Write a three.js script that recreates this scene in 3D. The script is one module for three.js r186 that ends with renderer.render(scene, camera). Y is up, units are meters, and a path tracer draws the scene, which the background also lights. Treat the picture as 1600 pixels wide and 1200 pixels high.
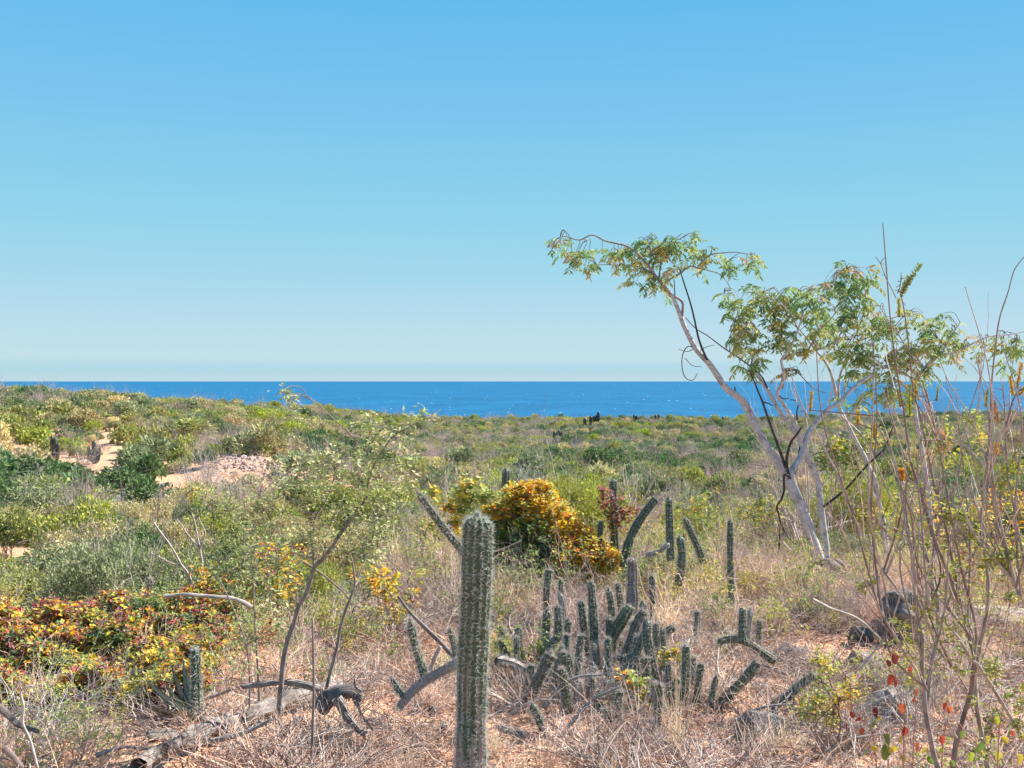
import * as THREE from 'three';
import { ImprovedNoise } from 'three/addons/math/ImprovedNoise.js';
import { ConvexGeometry } from 'three/addons/geometries/ConvexGeometry.js';
import { mergeVertices } from 'three/addons/utils/BufferGeometryUtils.js';

// ---------------------------------------------------------------- camera, sky, sun, exposure
const scene = new THREE.Scene();
const EYE = 2.0, F = 1648, HZ = 598;           // eye height; focal length and horizon row for a 1600 x 1200 frame
const camera = new THREE.PerspectiveCamera(2 * Math.atan(600 / F) * 180 / Math.PI, 4 / 3, 0.05, 60000);
camera.position.set(0, EYE, 0);
camera.rotation.x = -0.0035;
scene.add(camera);
const renderer = new THREE.WebGLRenderer({ antialias: true });
renderer.setSize(1024, 768);
renderer.toneMapping = THREE.LinearToneMapping;
renderer.toneMappingExposure = 2.6;
renderer.shadowMap.enabled = true;

const SUN = new THREE.Vector3(0.80, 0.78, -0.42).normalize();
{
  const w = 64, h = 1024, data = new Float32Array(w * h * 4);
  // elevation in degrees -> sRGB of clear air near a sea horizon
  const stops = [[0, 193, 221, 230], [0.5, 181, 216, 230], [0.9, 184, 220, 233], [1.15, 197, 225, 235], [3, 187, 221, 237], [6, 162, 216, 236], [10, 141, 208, 237], [14, 124, 198, 238], [20.5, 100, 186, 238], [35, 84, 166, 228], [60, 72, 148, 214], [90, 68, 140, 206]];
  const lin = (v) => { v /= 255; return v <= 0.04045 ? v / 12.92 : Math.pow((v + 0.055) / 1.055, 2.4); };
  for (let j = 0; j < h; j++) {
    const el = ((j + 0.5) / h) * 180 - 90;
    const e = Math.max(0, el);
    let k = 0; while (k < stops.length - 2 && e > stops[k + 1][0]) k++;
    const a = stops[k], b = stops[k + 1], t = Math.min(1, (e - a[0]) / (b[0] - a[0]));
    for (let i = 0; i < w; i++) {
      const o = (j * w + i) * 4;
      for (let c = 0; c < 3; c++) data[o + c] = el < 0 ? lin([193, 221, 230][c]) / 2.6 : lin(a[1 + c] + (b[1 + c] - a[1 + c]) * t) / 2.6;
      data[o + 3] = 1;
    }
  }
  const sky = new THREE.DataTexture(data, w, h, THREE.RGBAFormat, THREE.FloatType);
  sky.mapping = THREE.EquirectangularReflectionMapping;
  sky.minFilter = sky.magFilter = THREE.LinearFilter;
  sky.needsUpdate = true;
  scene.background = sky; scene.environment = sky;
}
const sun = new THREE.DirectionalLight(new THREE.Color(1, 0.93, 0.83), 5.0);
sun.position.copy(SUN).multiplyScalar(200);
sun.castShadow = true; sun.shadow.mapSize.set(2048, 2048);
Object.assign(sun.shadow.camera, { left: -60, right: 60, top: 60, bottom: -60, near: 1, far: 500 });
scene.add(sun); scene.add(sun.target);

// ---------------------------------------------------------------- helpers
let seed = 12345;
function rnd() { seed |= 0; seed = (seed + 0x6D2B79F5) | 0; let t = Math.imul(seed ^ (seed >>> 15), 1 | seed); t = (t + Math.imul(t ^ (t >>> 7), 61 | t)) ^ t; return ((t ^ (t >>> 14)) >>> 0) / 4294967296; }
const rr = (a, b) => a + (b - a) * rnd();
const pick = (a) => a[Math.floor(rnd() * a.length)];
const gauss = () => (rnd() + rnd() + rnd() - 1.5) * 1.1547;
const noise = new ImprovedNoise();
const fbm = (x, y, z, n = 4) => { let s = 0, a = 1, f = 1; for (let i = 0; i < n; i++) { s += a * noise.noise(x * f, y * f, z * f); a *= 0.5; f *= 2.03; } return s; };
const V = (x, y, z) => new THREE.Vector3(x, y, z);
const sm = (a, b, x) => { const t = Math.min(1, Math.max(0, (x - a) / (b - a))); return t * t * (3 - 2 * t); };
const lerp = (a, b, t) => a + (b - a) * t;
const used = new Map();
function numbered(n) { const k = used.get(n) || 0; used.set(n, k + 1); return k ? `${n}_${String(k).padStart(3, '0')}` : n; }
function tag(o, label, category, group) { o.userData = { label, category }; if (group) o.userData.group = group; return o; }
function thing(name, label, category, pos, group) {
  const o = new THREE.Group(); o.name = numbered(name); scene.add(o);
  if (pos) o.position.copy(pos);
  return tag(o, label, category, group);
}
const P = (px, py, d) => V(((px - 800) / F) * d, EYE + ((HZ - py) / F) * d, -d);

class MB {                                     // collects faces of one mesh (positions kept relative to an origin)
  constructor(origin) { this.p = []; this.i = []; this.c = []; this.u = []; this.o = origin || V(0, 0, 0); }
  v(x, y, z, col, u = 0, w = 0) { this.p.push(x - this.o.x, y - this.o.y, z - this.o.z); this.c.push(col[0], col[1], col[2]); this.u.push(u, w); return this.p.length / 3 - 1; }
  tri(a, b, c) { this.i.push(a, b, c); }
  quad(a, b, c, d) { this.i.push(a, b, c, a, c, d); }
  get empty() { return !this.i.length; }
  geo() {
    const g = new THREE.BufferGeometry();
    g.setAttribute('position', new THREE.Float32BufferAttribute(this.p, 3));
    g.setAttribute('color', new THREE.Float32BufferAttribute(this.c, 3));
    g.setAttribute('uv', new THREE.Float32BufferAttribute(this.u, 2));
    g.setIndex(this.i); g.computeVertexNormals(); return g;
  }
  build(name, m, parent, kind) {
    if (this.empty) return null;
    const o = new THREE.Mesh(this.geo(), m); o.name = parent === scene ? numbered(name) : name; o.castShadow = o.receiveShadow = true;
    if (kind) o.userData.kind = kind;
    parent.add(o); return o;
  }
}
function frame(d) {
  const a = Math.abs(d.y) > 0.9 ? V(1, 0, 0) : V(0, 1, 0);
  const s = V().crossVectors(d, a).normalize(); return [s, V().crossVectors(s, d).normalize()];
}
function smooth(pts, n) { return n <= 1 ? pts : new THREE.CatmullRomCurve3(pts, false, 'centripetal').getPoints((pts.length - 1) * n); }
// tapered tube through points with a radius at each; lumps > 0 makes it knotty
function tube(mb, pts, rad, sides, col, lumps = 0, closed = true) {
  let prev = -1, len = 0, s, t; const n = pts.length, L0 = rr(0, 50);
  for (let k = 0; k < n; k++) {
    const d = V().subVectors(pts[Math.min(n - 1, k + 1)], pts[Math.max(0, k - 1)]).normalize();
    if (k === 0) [s, t] = frame(d); else { s = s.clone().addScaledVector(d, -s.dot(d)).normalize(); t = V().crossVectors(s, d).normalize(); len += pts[k].distanceTo(pts[k - 1]); }
    const r0 = typeof rad === 'function' ? rad(k / (n - 1)) : rad[k];
    const first = mb.p.length / 3;
    for (let j = 0; j <= sides; j++) {
      const a = (j / sides) * Math.PI * 2, ca = Math.cos(a), sa = Math.sin(a);
      const r = r0 * (lumps ? 1 + lumps * fbm(L0 + ca, sa, len * 3 / Math.max(0.3, r0 * 10), 3) : 1);
      mb.v(pts[k].x + (s.x * ca + t.x * sa) * r, pts[k].y + (s.y * ca + t.y * sa) * r, pts[k].z + (s.z * ca + t.z * sa) * r, typeof col === 'function' ? col(k / (n - 1), len) : col, (j / sides) * r0 * 6.3, len);
    }
    if (prev >= 0) for (let j = 0; j < sides; j++) mb.quad(prev + j, prev + j + 1, first + j + 1, first + j);
    prev = first;
  }
  if (closed) { const e = pts[n - 1], c = mb.v(e.x, e.y, e.z, typeof col === 'function' ? col(1, len) : col, 0, len); for (let j = 0; j < sides; j++) mb.tri(prev + j, prev + j + 1, c); }
}
// folded pointed leaf: base at p, along dir, facing n
function leaf(mb, p, dir, nrm, len, wid, col, fold = 0.25) {
  const s = V().crossVectors(dir, nrm).normalize(), up = V().crossVectors(s, dir).normalize();
  const m = 0.45, b = mb.v(p.x, p.y, p.z, col);
  const q = (l, w, h) => mb.v(p.x + dir.x * len * l + s.x * wid * w + up.x * wid * h, p.y + dir.y * len * l + s.y * wid * w + up.y * wid * h, p.z + dir.z * len * l + s.z * wid * w + up.z * wid * h, col);
  const l = q(m, -0.5, fold), t = q(1, 0, 0), r = q(m, 0.5, fold), b2 = mb.v(p.x, p.y, p.z, col), t2 = q(1, 0, 0);
  mb.tri(b, t, l); mb.tri(b2, r, t2);
}
const rdir = () => { const z = rr(-1, 1), a = rr(0, 6.2832), q = Math.sqrt(1 - z * z); return V(q * Math.cos(a), z, q * Math.sin(a)); };
const tint = (c, j) => { const f = 1 + gauss() * j; return [c[0] * f * (1 + gauss() * j * 0.3), c[1] * f, c[2] * f * (1 + gauss() * j * 0.3)]; };

// ---------------------------------------------------------------- textures (grain, fibres, stains)
function canvasTex(n, paint, srgb = true) {
  const c = document.createElement('canvas'); c.width = c.height = n; paint(c.getContext('2d'), n);
  const t = new THREE.CanvasTexture(c); t.wrapS = t.wrapT = THREE.RepeatWrapping; if (srgb) t.colorSpace = THREE.SRGBColorSpace; t.anisotropy = 8; return t;
}
function noiseTex(n, f) {                      // f(x, y in 0..1) -> [r,g,b] linear-ish 0..255
  const d = new Uint8Array(n * n * 4);
  for (let j = 0; j < n; j++) for (let i = 0; i < n; i++) { const q = f(i / n, j / n), o = (j * n + i) * 4; for (let k = 0; k < 3; k++) d[o + k] = Math.max(0, Math.min(255, q[k])); d[o + 3] = 255; }
  const t = new THREE.DataTexture(d, n, n); t.wrapS = t.wrapT = THREE.RepeatWrapping; t.magFilter = THREE.LinearFilter; t.minFilter = THREE.LinearMipmapLinearFilter; t.generateMipmaps = true; t.needsUpdate = true; return t;
}
const tnoise = (x, y, f, z = 0) => { const a = x * 6.28318, b = y * 6.28318, q = f / 6.28318; return noise.noise(Math.cos(a) * q + z, Math.sin(a) * q + Math.cos(b) * q * 1.3, Math.sin(b) * q * 1.3 + 7.7 + z); };
const litterTex = canvasTex(1024, (g, n) => {
  g.fillStyle = 'rgb(232,192,160)'; g.fillRect(0, 0, n, n);
  for (let k = 0; k < 2600; k++) { const s = rr(2, 26), v = rr(0.72, 1.1); g.fillStyle = `rgba(${205 * v | 0},${163 * v | 0},${134 * v | 0},0.35)`; g.beginPath(); g.arc(rr(0, n), rr(0, n), s, 0, 7); g.fill(); }
  for (let k = 0; k < 2200; k++) { const s = rr(1, 4.5), v = rr(0.5, 1.12); g.fillStyle = `rgba(${200 * v | 0},${160 * v | 0},${135 * v | 0},0.9)`; g.beginPath(); g.ellipse(rr(0, n), rr(0, n), s, s * rr(0.5, 1), rr(0, 3), 0, 7); g.fill(); }
  for (let k = 0; k < 5200; k++) {
    const x = rr(-20, n), y = rr(-20, n), a = rr(0, 6.3), l = rr(12, 70), b = rr(-0.6, 0.6);
    g.strokeStyle = pick(['#f0d8b4', '#e3c09a', '#f6e4cc', '#c99c78', '#9d7862', '#d9b193', '#7a5f52', '#e6caae']); g.globalAlpha = rr(0.5, 1); g.lineWidth = rr(0.8, 3.2);
    g.beginPath(); g.moveTo(x, y); g.quadraticCurveTo(x + Math.cos(a) * l * 0.5, y + Math.sin(a) * l * 0.5, x + Math.cos(a + b) * l, y + Math.sin(a + b) * l); g.stroke();
  }
  g.globalAlpha = 1;
});
const litterBump = canvasTex(1024, (g, n) => {
  g.fillStyle = '#555'; g.fillRect(0, 0, n, n);
  for (let k = 0; k < 3500; k++) { const s = rr(2, 14); g.fillStyle = `rgba(${rr(40, 200) | 0},0,0,0.3)`; g.beginPath(); g.arc(rr(0, n), rr(0, n), s, 0, 7); g.fill(); }
  for (let k = 0; k < 4200; k++) { const x = rr(-20, n), y = rr(-20, n), a = rr(0, 6.3), l = rr(12, 70); g.strokeStyle = `rgb(${rr(120, 255) | 0},0,0)`; g.lineWidth = rr(1, 3.5); g.beginPath(); g.moveTo(x, y); g.lineTo(x + Math.cos(a) * l, y + Math.sin(a) * l); g.stroke(); }
}, false);
const barkTex = noiseTex(256, (x, y) => { const v = 0.82 + 0.22 * tnoise(x, y, 14) + 0.25 * tnoise(x, y * 0.5, 40, 3) + 0.2 * (tnoise(x, y, 6, 9) > 0.25 ? -1 : 0); return [255 * v, 252 * v, 250 * v]; });
const woodTex = noiseTex(512, (x, y) => { const g = 0.72 + 0.5 * tnoise(x * 2, y * 0.15, 60, 1) + 0.25 * tnoise(x, y, 30, 4) + 0.2 * tnoise(x, y, 8, 5); return [255 * g, 250 * g, 245 * g]; });
const rockTex = noiseTex(512, (x, y) => { const v = 0.78 + 0.3 * tnoise(x, y, 8) + 0.25 * tnoise(x, y, 30, 2) + 0.2 * tnoise(x, y, 90, 5), w = tnoise(x, y, 18, 8) > 0.3 ? 1.2 : 1; return [250 * v * w, 244 * v * w, 240 * v * w]; });
const cactusTex = noiseTex(256, (x, y) => { const v = 0.85 + 0.3 * tnoise(x, y, 12) + 0.3 * tnoise(x, y, 50, 3); return [255 * v, 255 * v, 250 * v]; });

// ---------------------------------------------------------------- materials
const std = (o) => new THREE.MeshStandardMaterial({ vertexColors: true, roughness: 0.85, side: THREE.DoubleSide, ...o });
const phy = (o) => new THREE.MeshPhysicalMaterial({ vertexColors: true, roughness: 0.8, side: THREE.DoubleSide, ...o });
const M = {
  ground: std({ map: litterTex, bumpMap: litterBump, bumpScale: 0.02, roughness: 1 }),
  leaf: phy({ transmission: 0.4, thickness: 0, roughness: 0.9, ior: 1.3 }),
  leafShiny: phy({ transmission: 0.5, thickness: 0, roughness: 0.85, ior: 1.35 }),
  farLeaf: phy({ transmission: 0.3, thickness: 0, roughness: 1, ior: 1.2 }),
  bark: std({ map: barkTex, bumpMap: barkTex, bumpScale: 0.004 }),
  twig: std({ roughness: 0.8 }),
  straw: phy({ transmission: 0.3, thickness: 0, roughness: 0.9, ior: 1.2 }),
  wood: std({ map: woodTex, bumpMap: woodTex, bumpScale: 0.012, roughness: 0.9 }),
  rock: std({ map: rockTex, bumpMap: rockTex, bumpScale: 0.02, roughness: 0.95 }),
  cactus: std({ map: cactusTex, bumpMap: cactusTex, bumpScale: 0.003, roughness: 0.6 }),
  spine: phy({ roughness: 0.6, transmission: 0.2, thickness: 0, ior: 1.3 }),
};

// ---------------------------------------------------------------- terrain
const NEAR = [[0, -1.75], [3, -1.82], [4.8, -1.95], [6.4, -2.1], [8, -2.2], [10, -2.32], [12.5, -2.5], [15, -2.74], [18, -3.3], [24, -4.3], [32, -5.2], [45, -6.2], [60, -7.2], [90, -8.6], [140, -9.9], [220, -11.6], [330, -13.2], [500, -16]];
const CREST = [[-200, 596], [0, 607], [150, 613], [300, 627], [430, 634], [500, 640], [600, 650], [720, 657], [1150, 656], [1400, 647], [1600, 643], [1900, 640]];
const lookup = (t, x) => { let k = 0; while (k < t.length - 2 && x > t[k + 1][0]) k++; const a = t[k], b = t[k + 1]; return lerp(a[1], b[1], Math.min(1, Math.max(0, (x - a[0]) / (b[0] - a[0])))); };
function heightRel(x, z) {
  const D = Math.hypot(x, z), az = Math.atan2(x, -z), u = Math.max(-0.62, Math.min(0.62, Math.abs(az) < 1.2 ? Math.tan(az) : Math.sign(az) * 0.62));
  const px = 800 + u * F;
  let h = lookup(NEAR, D);
  h -= 1.25 * sm(9.3, 14, D) * (1 - sm(24, 50, D)) * (1 - sm(470, 660, px));                         // the brow is nearer on the left
  const dc = lerp(210, 340, sm(300, 760, px));
  const hc = -((lookup(CREST, px) - HZ) / F) * dc - 1.7;
  // valley floor rises to the crest on the left, runs level on the right
  const t = sm(Math.log(42), Math.log(dc), Math.log(Math.max(42, D)));
  const valley = lookup(NEAR, Math.min(D, 55));
  h = lerp(h, lerp(valley - 0.012 * Math.max(0, Math.min(D, dc) - 55), hc, t), sm(28, 60, D));
  const bx = (px - 392) / 120, bd = (D - 76) / 7.5; h += (1.7 + 0.5 * noise.noise(x * 0.25, z * 0.25, 3.3)) * Math.exp(-bx * bx - bd * bd);          // the stony bank
  const b2 = (px - 190) / 60, d2 = (D - 95) / 14; h += 0.9 * Math.exp(-b2 * b2 - d2 * d2);
  const sx = (px + 12) / 58, sd = (D - 17) / 1.6; h += 1.3 * Math.exp(-sx * sx - sd * sd);             // sandy hump at the left edge
  const rx = (px - 200) / 90, rd = (D - 61) / 4; h -= 0.5 * Math.exp(-rx * rx - rd * rd);          // road cutting
  if (D > dc) h = Math.max(-66, hc - 0.16 * (D - dc) * sm(dc, dc + 40, D));
  const fade = sm(14, 40, D);
  h += fade * (0.45 * fbm(x * 0.03, z * 0.03, 2.2, 3)) + (1 - fade) * (0.07 * fbm(x * 0.45, z * 0.45, 5.5, 3) + 0.03 * fbm(x * 2.1, z * 2.1, 1.5, 2));
  return h;
}
const groundY = (x, z) => EYE + heightRel(x, z);
function hit(px, py, near = 3.2) {             // where the sight line through a pixel meets the ground
  for (let d = near; d < 600; d *= 1.004) { const p = P(px, py, d); if (p.y <= groundY(p.x, p.z)) return d; }
  return 600;
}
const onGround = (px, d, sink = 0) => { const x = ((px - 800) / F) * d; return V(x, groundY(x, -d) - sink, -d); };
const BARE = [];                               // {x, z, r}: spots kept clear of scrub
const bareAt = (px, py, r) => { const d = hit(px, py, 12), p = onGround(px, d); BARE.push({ x: p.x, z: p.z, r: r }); return p; };
bareAt(385, 722, 1.5); bareAt(350, 735, 1.3); bareAt(415, 712, 1.5); bareAt(440, 720, 1.3); bareAt(375, 704, 1.3); bareAt(400, 735, 1.2);
bareAt(172, 728, 1.5); bareAt(185, 715, 1.1); bareAt(163, 738, 1.0);
bareAt(205, 776, 2.0); bareAt(190, 780, 1.5); bareAt(222, 774, 1.6);
for (const [px, d, r] of [[0, 16.6, 0.9], [-30, 16.6, 1.2], [22, 16.4, 0.7], [0, 15.6, 0.8], [30, 15.4, 0.6]]) BARE.push({ x: ((px - 800) / F) * d, z: -d, r });
const bareness = (x, z) => { let b = 0; for (const q of BARE) { const d = Math.hypot(x - q.x, z - q.z) / q.r; if (d < 1.3) b = Math.max(b, 1 - sm(0.6, 1.3, d)); } return b; };
{
  const az = []; for (let a = -180; a < -44; a += 3) az.push(a); for (let a = -44; a <= 44; a += 0.22) az.push(a); for (let a = 47; a <= 180; a += 3) az.push(a);
  const rings = [0.01, 0.5, 1, 1.6, 2.2]; for (let r = 2.7; r < 2600; r *= 1.022) rings.push(r);
  const mb = new MB();
  for (const r of rings) for (const a of az) {
    const x = Math.sin(a * Math.PI / 180) * r, z = -Math.cos(a * Math.PI / 180) * r, b = bareness(x, z), n = fbm(x * 0.22, z * 0.22, 3, 3), n2 = fbm(x * 0.9, z * 0.9, 8, 2);
    const straw = [1.1, 0.98, 0.86], pink = [1.12, 0.9, 0.8], grey = [0.86, 0.84, 0.84], sand = [1.0, 0.88, 0.82];
    let c = [0, 1, 2].map((k) => lerp(lerp(straw[k], pink[k], sm(-0.3, 0.4, n)), grey[k], 0.5 * sm(0.1, 0.6, n2)));
    c = c.map((v, k) => lerp(v, sand[k], b * 0.8));
    mb.v(x, groundY(x, z), z, c, x / 1.7, z / 1.7);
  }
  const w = az.length;
  for (let j = 0; j < rings.length - 1; j++) for (let i = 0; i < w - 1; i++) mb.quad(j * w + i, j * w + i + 1, (j + 1) * w + i + 1, (j + 1) * w + i);
  const o = mb.build('ground', M.ground, scene, 'structure'); o.userData.label = 'dry pinkish tan ground sloping down to the sea';
}
{ // sea: flat sheet to the horizon, with slow patches of wind on it, and whitecaps
  const g = new THREE.PlaneGeometry(110000, 60000, 1, 1); g.rotateX(-Math.PI / 2); g.translate(0, EYE - 62, -29000);
  const uv = g.attributes.uv; for (let k = 0; k < uv.count; k++) uv.setXY(k, uv.getX(k) * 110000 / 900, uv.getY(k) * 60000 / 2600);
  const seaTex = noiseTex(512, (x, y) => { const v = 0.86 + 0.2 * tnoise(x, y, 7) + 0.2 * tnoise(x, y, 60, 2) + 0.35 * tnoise(x, y, 160, 6); return [220 * v, 215 * v + 10, 210 * v + 25]; });
  const m = new THREE.MeshPhysicalMaterial({ map: seaTex, color: new THREE.Color(0.02, 0.145, 0.28), roughness: 0.6, specularIntensity: 0.12, ior: 1.33 });
  const o = new THREE.Mesh(g, m); o.name = 'sea'; o.userData = { kind: 'structure', label: 'deep blue open sea up to the level horizon' }; o.receiveShadow = true; scene.add(o);
  const cap = new THREE.SphereGeometry(1, 6, 4); const n = 420;
  const im = new THREE.InstancedMesh(cap, std({ color: new THREE.Color(0.75, 0.8, 0.82), vertexColors: false }), n), mt = new THREE.Matrix4();
  for (let k = 0; k < n; k++) { const d = 1500 * Math.pow(9, rnd()), s = rr(0.5, 1.1); mt.makeScale(s * rr(1, 3.2), 0.35 * s * (d / 3000 + 0.7), s * 1.5); mt.setPosition(rr(-0.55, 0.55) * d, EYE - 62, -d); im.setMatrixAt(k, mt); }
  im.name = 'sea_foam'; im.userData = { kind: 'stuff', label: 'tiny scattered whitecaps on the blue sea', category: 'foam' }; scene.add(im);
}
{ // strip of grey road seen between the bushes of the valley
  const mb = new MB(), a = onGround(150, hit(150, 784, 12)), b = onGround(205, hit(205, 776, 12)), c = onGround(250, hit(250, 770, 12));
  const ps = smooth([a.clone().lerp(b, 0.1), a.clone().lerp(b, 0.5), b, c], 8);
  for (let k = 0; k < ps.length; k++) for (const s of [-1.3, -0.45, 0.45, 1.3]) { const p = ps[k], x = p.x, z = p.z + s * 1.9; mb.v(x, groundY(x, z) + 0.05, z, tint([0.2, 0.2, 0.22], 0.06), x, z); }
  for (let k = 0; k < ps.length - 1; k++) for (let j = 0; j < 3; j++) mb.quad(k * 4 + j, k * 4 + j + 1, k * 4 + j + 5, k * 4 + j + 4);
  mb.build('road', std({ roughness: 0.95, map: rockTex }), scene, 'structure').userData.label = 'short stretch of grey road in the valley';
}
// ---------------------------------------------------------------- scrub
// one bush of radius about 1, base at the origin, made of clumps of small leaves with gaps, over a few bare limbs
function bushCrown(nClump, nLeaf, leafLen, seedN, flat = 0.8, wild = 0.3) {
  seed = seedN; const mb = new MB();
  const cl = [];
  for (let k = 0; k < nClump; k++) { const a = rr(0, 6.28), e = Math.pow(rnd(), 0.7), q = Math.sqrt(1 - e * e * 0.9) * rr(0.55, 0.95); cl.push([Math.cos(a) * q, (0.22 + e * 0.75) * flat * rr(0.8, 1.15), Math.sin(a) * q, rr(0.16, 0.42), 1 + gauss() * 0.18]); }
  for (const c of cl) for (let k = 0; k < nLeaf; k++) {
    const d = rdir(), r = c[3] * (0.5 + 0.6 * rnd()); if (d.y < -0.3) d.y *= 0.4;
    const p = V(c[0] + d.x * r, c[1] + d.y * r * 0.8, c[2] + d.z * r);
    const dir = V(d.x + gauss() * wild * 2, d.y * 0.6 + 0.25 + gauss() * wild * 2, d.z + gauss() * wild * 2).normalize();
    const f = c[4] * (1 + gauss() * 0.2);
    leaf(mb, p, dir, d.clone().addScaledVector(rdir(), 0.75).normalize(), leafLen * rr(0.6, 1.4), leafLen * rr(0.4, 0.75), [f * (1 + gauss() * 0.1), f, f * (1 + gauss() * 0.08)], 0.2);
  }
  return mb.geo();
}
function strip(mb, a, b, w, col) { // thin three-sided twig
  const d = V().subVectors(b, a).normalize(), [s, t] = frame(d), i0 = mb.p.length / 3;
  for (let j = 0; j < 3; j++) { const q = j * 2.0944, x = Math.cos(q) * w, y = Math.sin(q) * w; mb.v(a.x + s.x * x + t.x * y, a.y + s.y * x + t.y * y, a.z + s.z * x + t.z * y, col); }
  for (let j = 0; j < 3; j++) { const q = j * 2.0944, x = Math.cos(q) * w * 0.55, y = Math.sin(q) * w * 0.55; mb.v(b.x + s.x * x + t.x * y, b.y + s.y * x + t.y * y, b.z + s.z * x + t.z * y, col); }
  for (let j = 0; j < 3; j++) mb.quad(i0 + j, i0 + (j + 1) % 3, i0 + 3 + (j + 1) % 3, i0 + 3 + j);
}
function grow(mb, p, dir, len, w, depth, col, o = {}, tips = null) {
  let q = p, d = dir.clone(); const n = o.seg || 3;
  for (let k = 0; k < n; k++) {
    d.add(V(gauss(), gauss(), gauss()).multiplyScalar(o.bend ?? 0.2)); d.y += o.lift ?? 0.02; d.normalize();
    const e = q.clone().addScaledVector(d, len / n), w1 = w * (1 - 0.35 * (k / n));
    strip(mb, q, e, w1, tint(col, 0.15)); q = e;
    if (depth > 0) { const m = o.kids || 1; for (let j = 0; j < m; j++) if (rnd() < (o.p ?? 0.9)) grow(mb, q, d.clone().add(rdir().multiplyScalar(o.spread ?? 0.8)).normalize(), len * rr(0.4, 0.75), w1 * 0.62, depth - 1, col, o, tips); }
  }
  if (tips) tips.push([q, d]);
}
function bushBranches(n, seedN, depth = 2, w = 0.014) {
  seed = seedN; const mb = new MB();
  for (let k = 0; k < n; k++) { const a = rr(0, 6.28), e = rr(0.5, 1.5); grow(mb, V(gauss() * 0.06, -0.1, gauss() * 0.06), V(Math.cos(a) * Math.cos(e), Math.sin(e), Math.sin(a) * Math.cos(e)), rr(0.75, 1.15), w, depth, [1, 1, 1], { seg: 3, bend: 0.18, spread: 0.75, kids: 1 }); }
  return mb.geo();
}
const crowns = [11, 22, 33, 44, 55].map((s, i) => bushCrown(15 + i * 2, 60, 0.17, s, 0.7 + 0.12 * (i % 3)));
const crownsNear = [101, 102, 103].map((s, i) => bushCrown(24 + 4 * i, 170, 0.085, s, 0.75 + 0.1 * i, 0.4));
const crownsFine = [111, 112, 113].map((s, i) => bushCrown(26 + 5 * i, 300, 0.05, s, 0.75 + 0.1 * i, 0.4));
const limbs = [61, 62, 63].map((s) => bushBranches(10, s, 2, 0.015));
const bares = [71, 72, 73].map((s) => bushBranches(15, s, 3, 0.014));
const leafMat = (r, g, b, tr = 0.2) => phy({ color: new THREE.Color(r, g, b), transmission: tr, thickness: 0, roughness: 1, ior: 1.2 });
const twigMat = (r, g, b) => std({ color: new THREE.Color(r, g, b), roughness: 0.9 });
const KIND = {                                 // colour words, crown colour (linear)
  grey: ['dusty grey green', [0.277, 0.311, 0.159]], olive: ['olive green', [0.317, 0.334, 0.112]], dark: ['dark green', [0.127, 0.208, 0.078]],
  yellow: ['yellow green', [0.363, 0.385, 0.081]], lime: ['bright lime green', [0.402, 0.472, 0.056]], straw: ['straw coloured', [0.516, 0.448, 0.231]], bare: ['bare grey twigged', [0.296, 0.260, 0.231]], rust: ['rusty pink', [0.416, 0.260, 0.184]],
};
for (const k in KIND) KIND[k].push(k === 'bare' ? null : leafMat(...KIND[k][1]), twigMat(...(k === 'bare' ? [0.42, 0.35, 0.345] : [0.3, 0.25, 0.22])));
const spread = [];                             // what already stands: {x, z, r}
const clear = (x, z, r) => { for (const q of spread) if (Math.hypot(q.x - x, q.z - z) < (q.r + r) * 0.62) return false; return true; };
function bush(kind, px, pyBase, wpx, hpx, label, group, near) {
  const d = hit(px, pyBase, 11), s = (wpx / 2 / F) * d, p = onGround(px, d, 0.05);
  const o = thing(kind === 'bare' ? 'bare_shrub' : 'scrub_bush', label, kind === 'bare' ? 'shrub' : 'bush', p, group);
  const [, , lm, tm] = KIND[kind];
  const g = pick(kind === 'bare' ? bares : limbs), br = new THREE.Mesh(g, tm); br.name = 'branches'; o.add(br);
  if (lm) { const c = new THREE.Mesh(d < 30 ? pick(crownsFine) : d < 55 ? pick(crownsNear) : pick(crowns), lm); c.name = 'crown'; c.castShadow = true; o.add(c); }
  o.rotation.y = rr(0, 6.28); o.scale.set(s, ((hpx / F) * d) / 0.95, s);
  spread.push({ x: p.x, z: p.z, r: s }); return o;
}
seed = 777;
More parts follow.
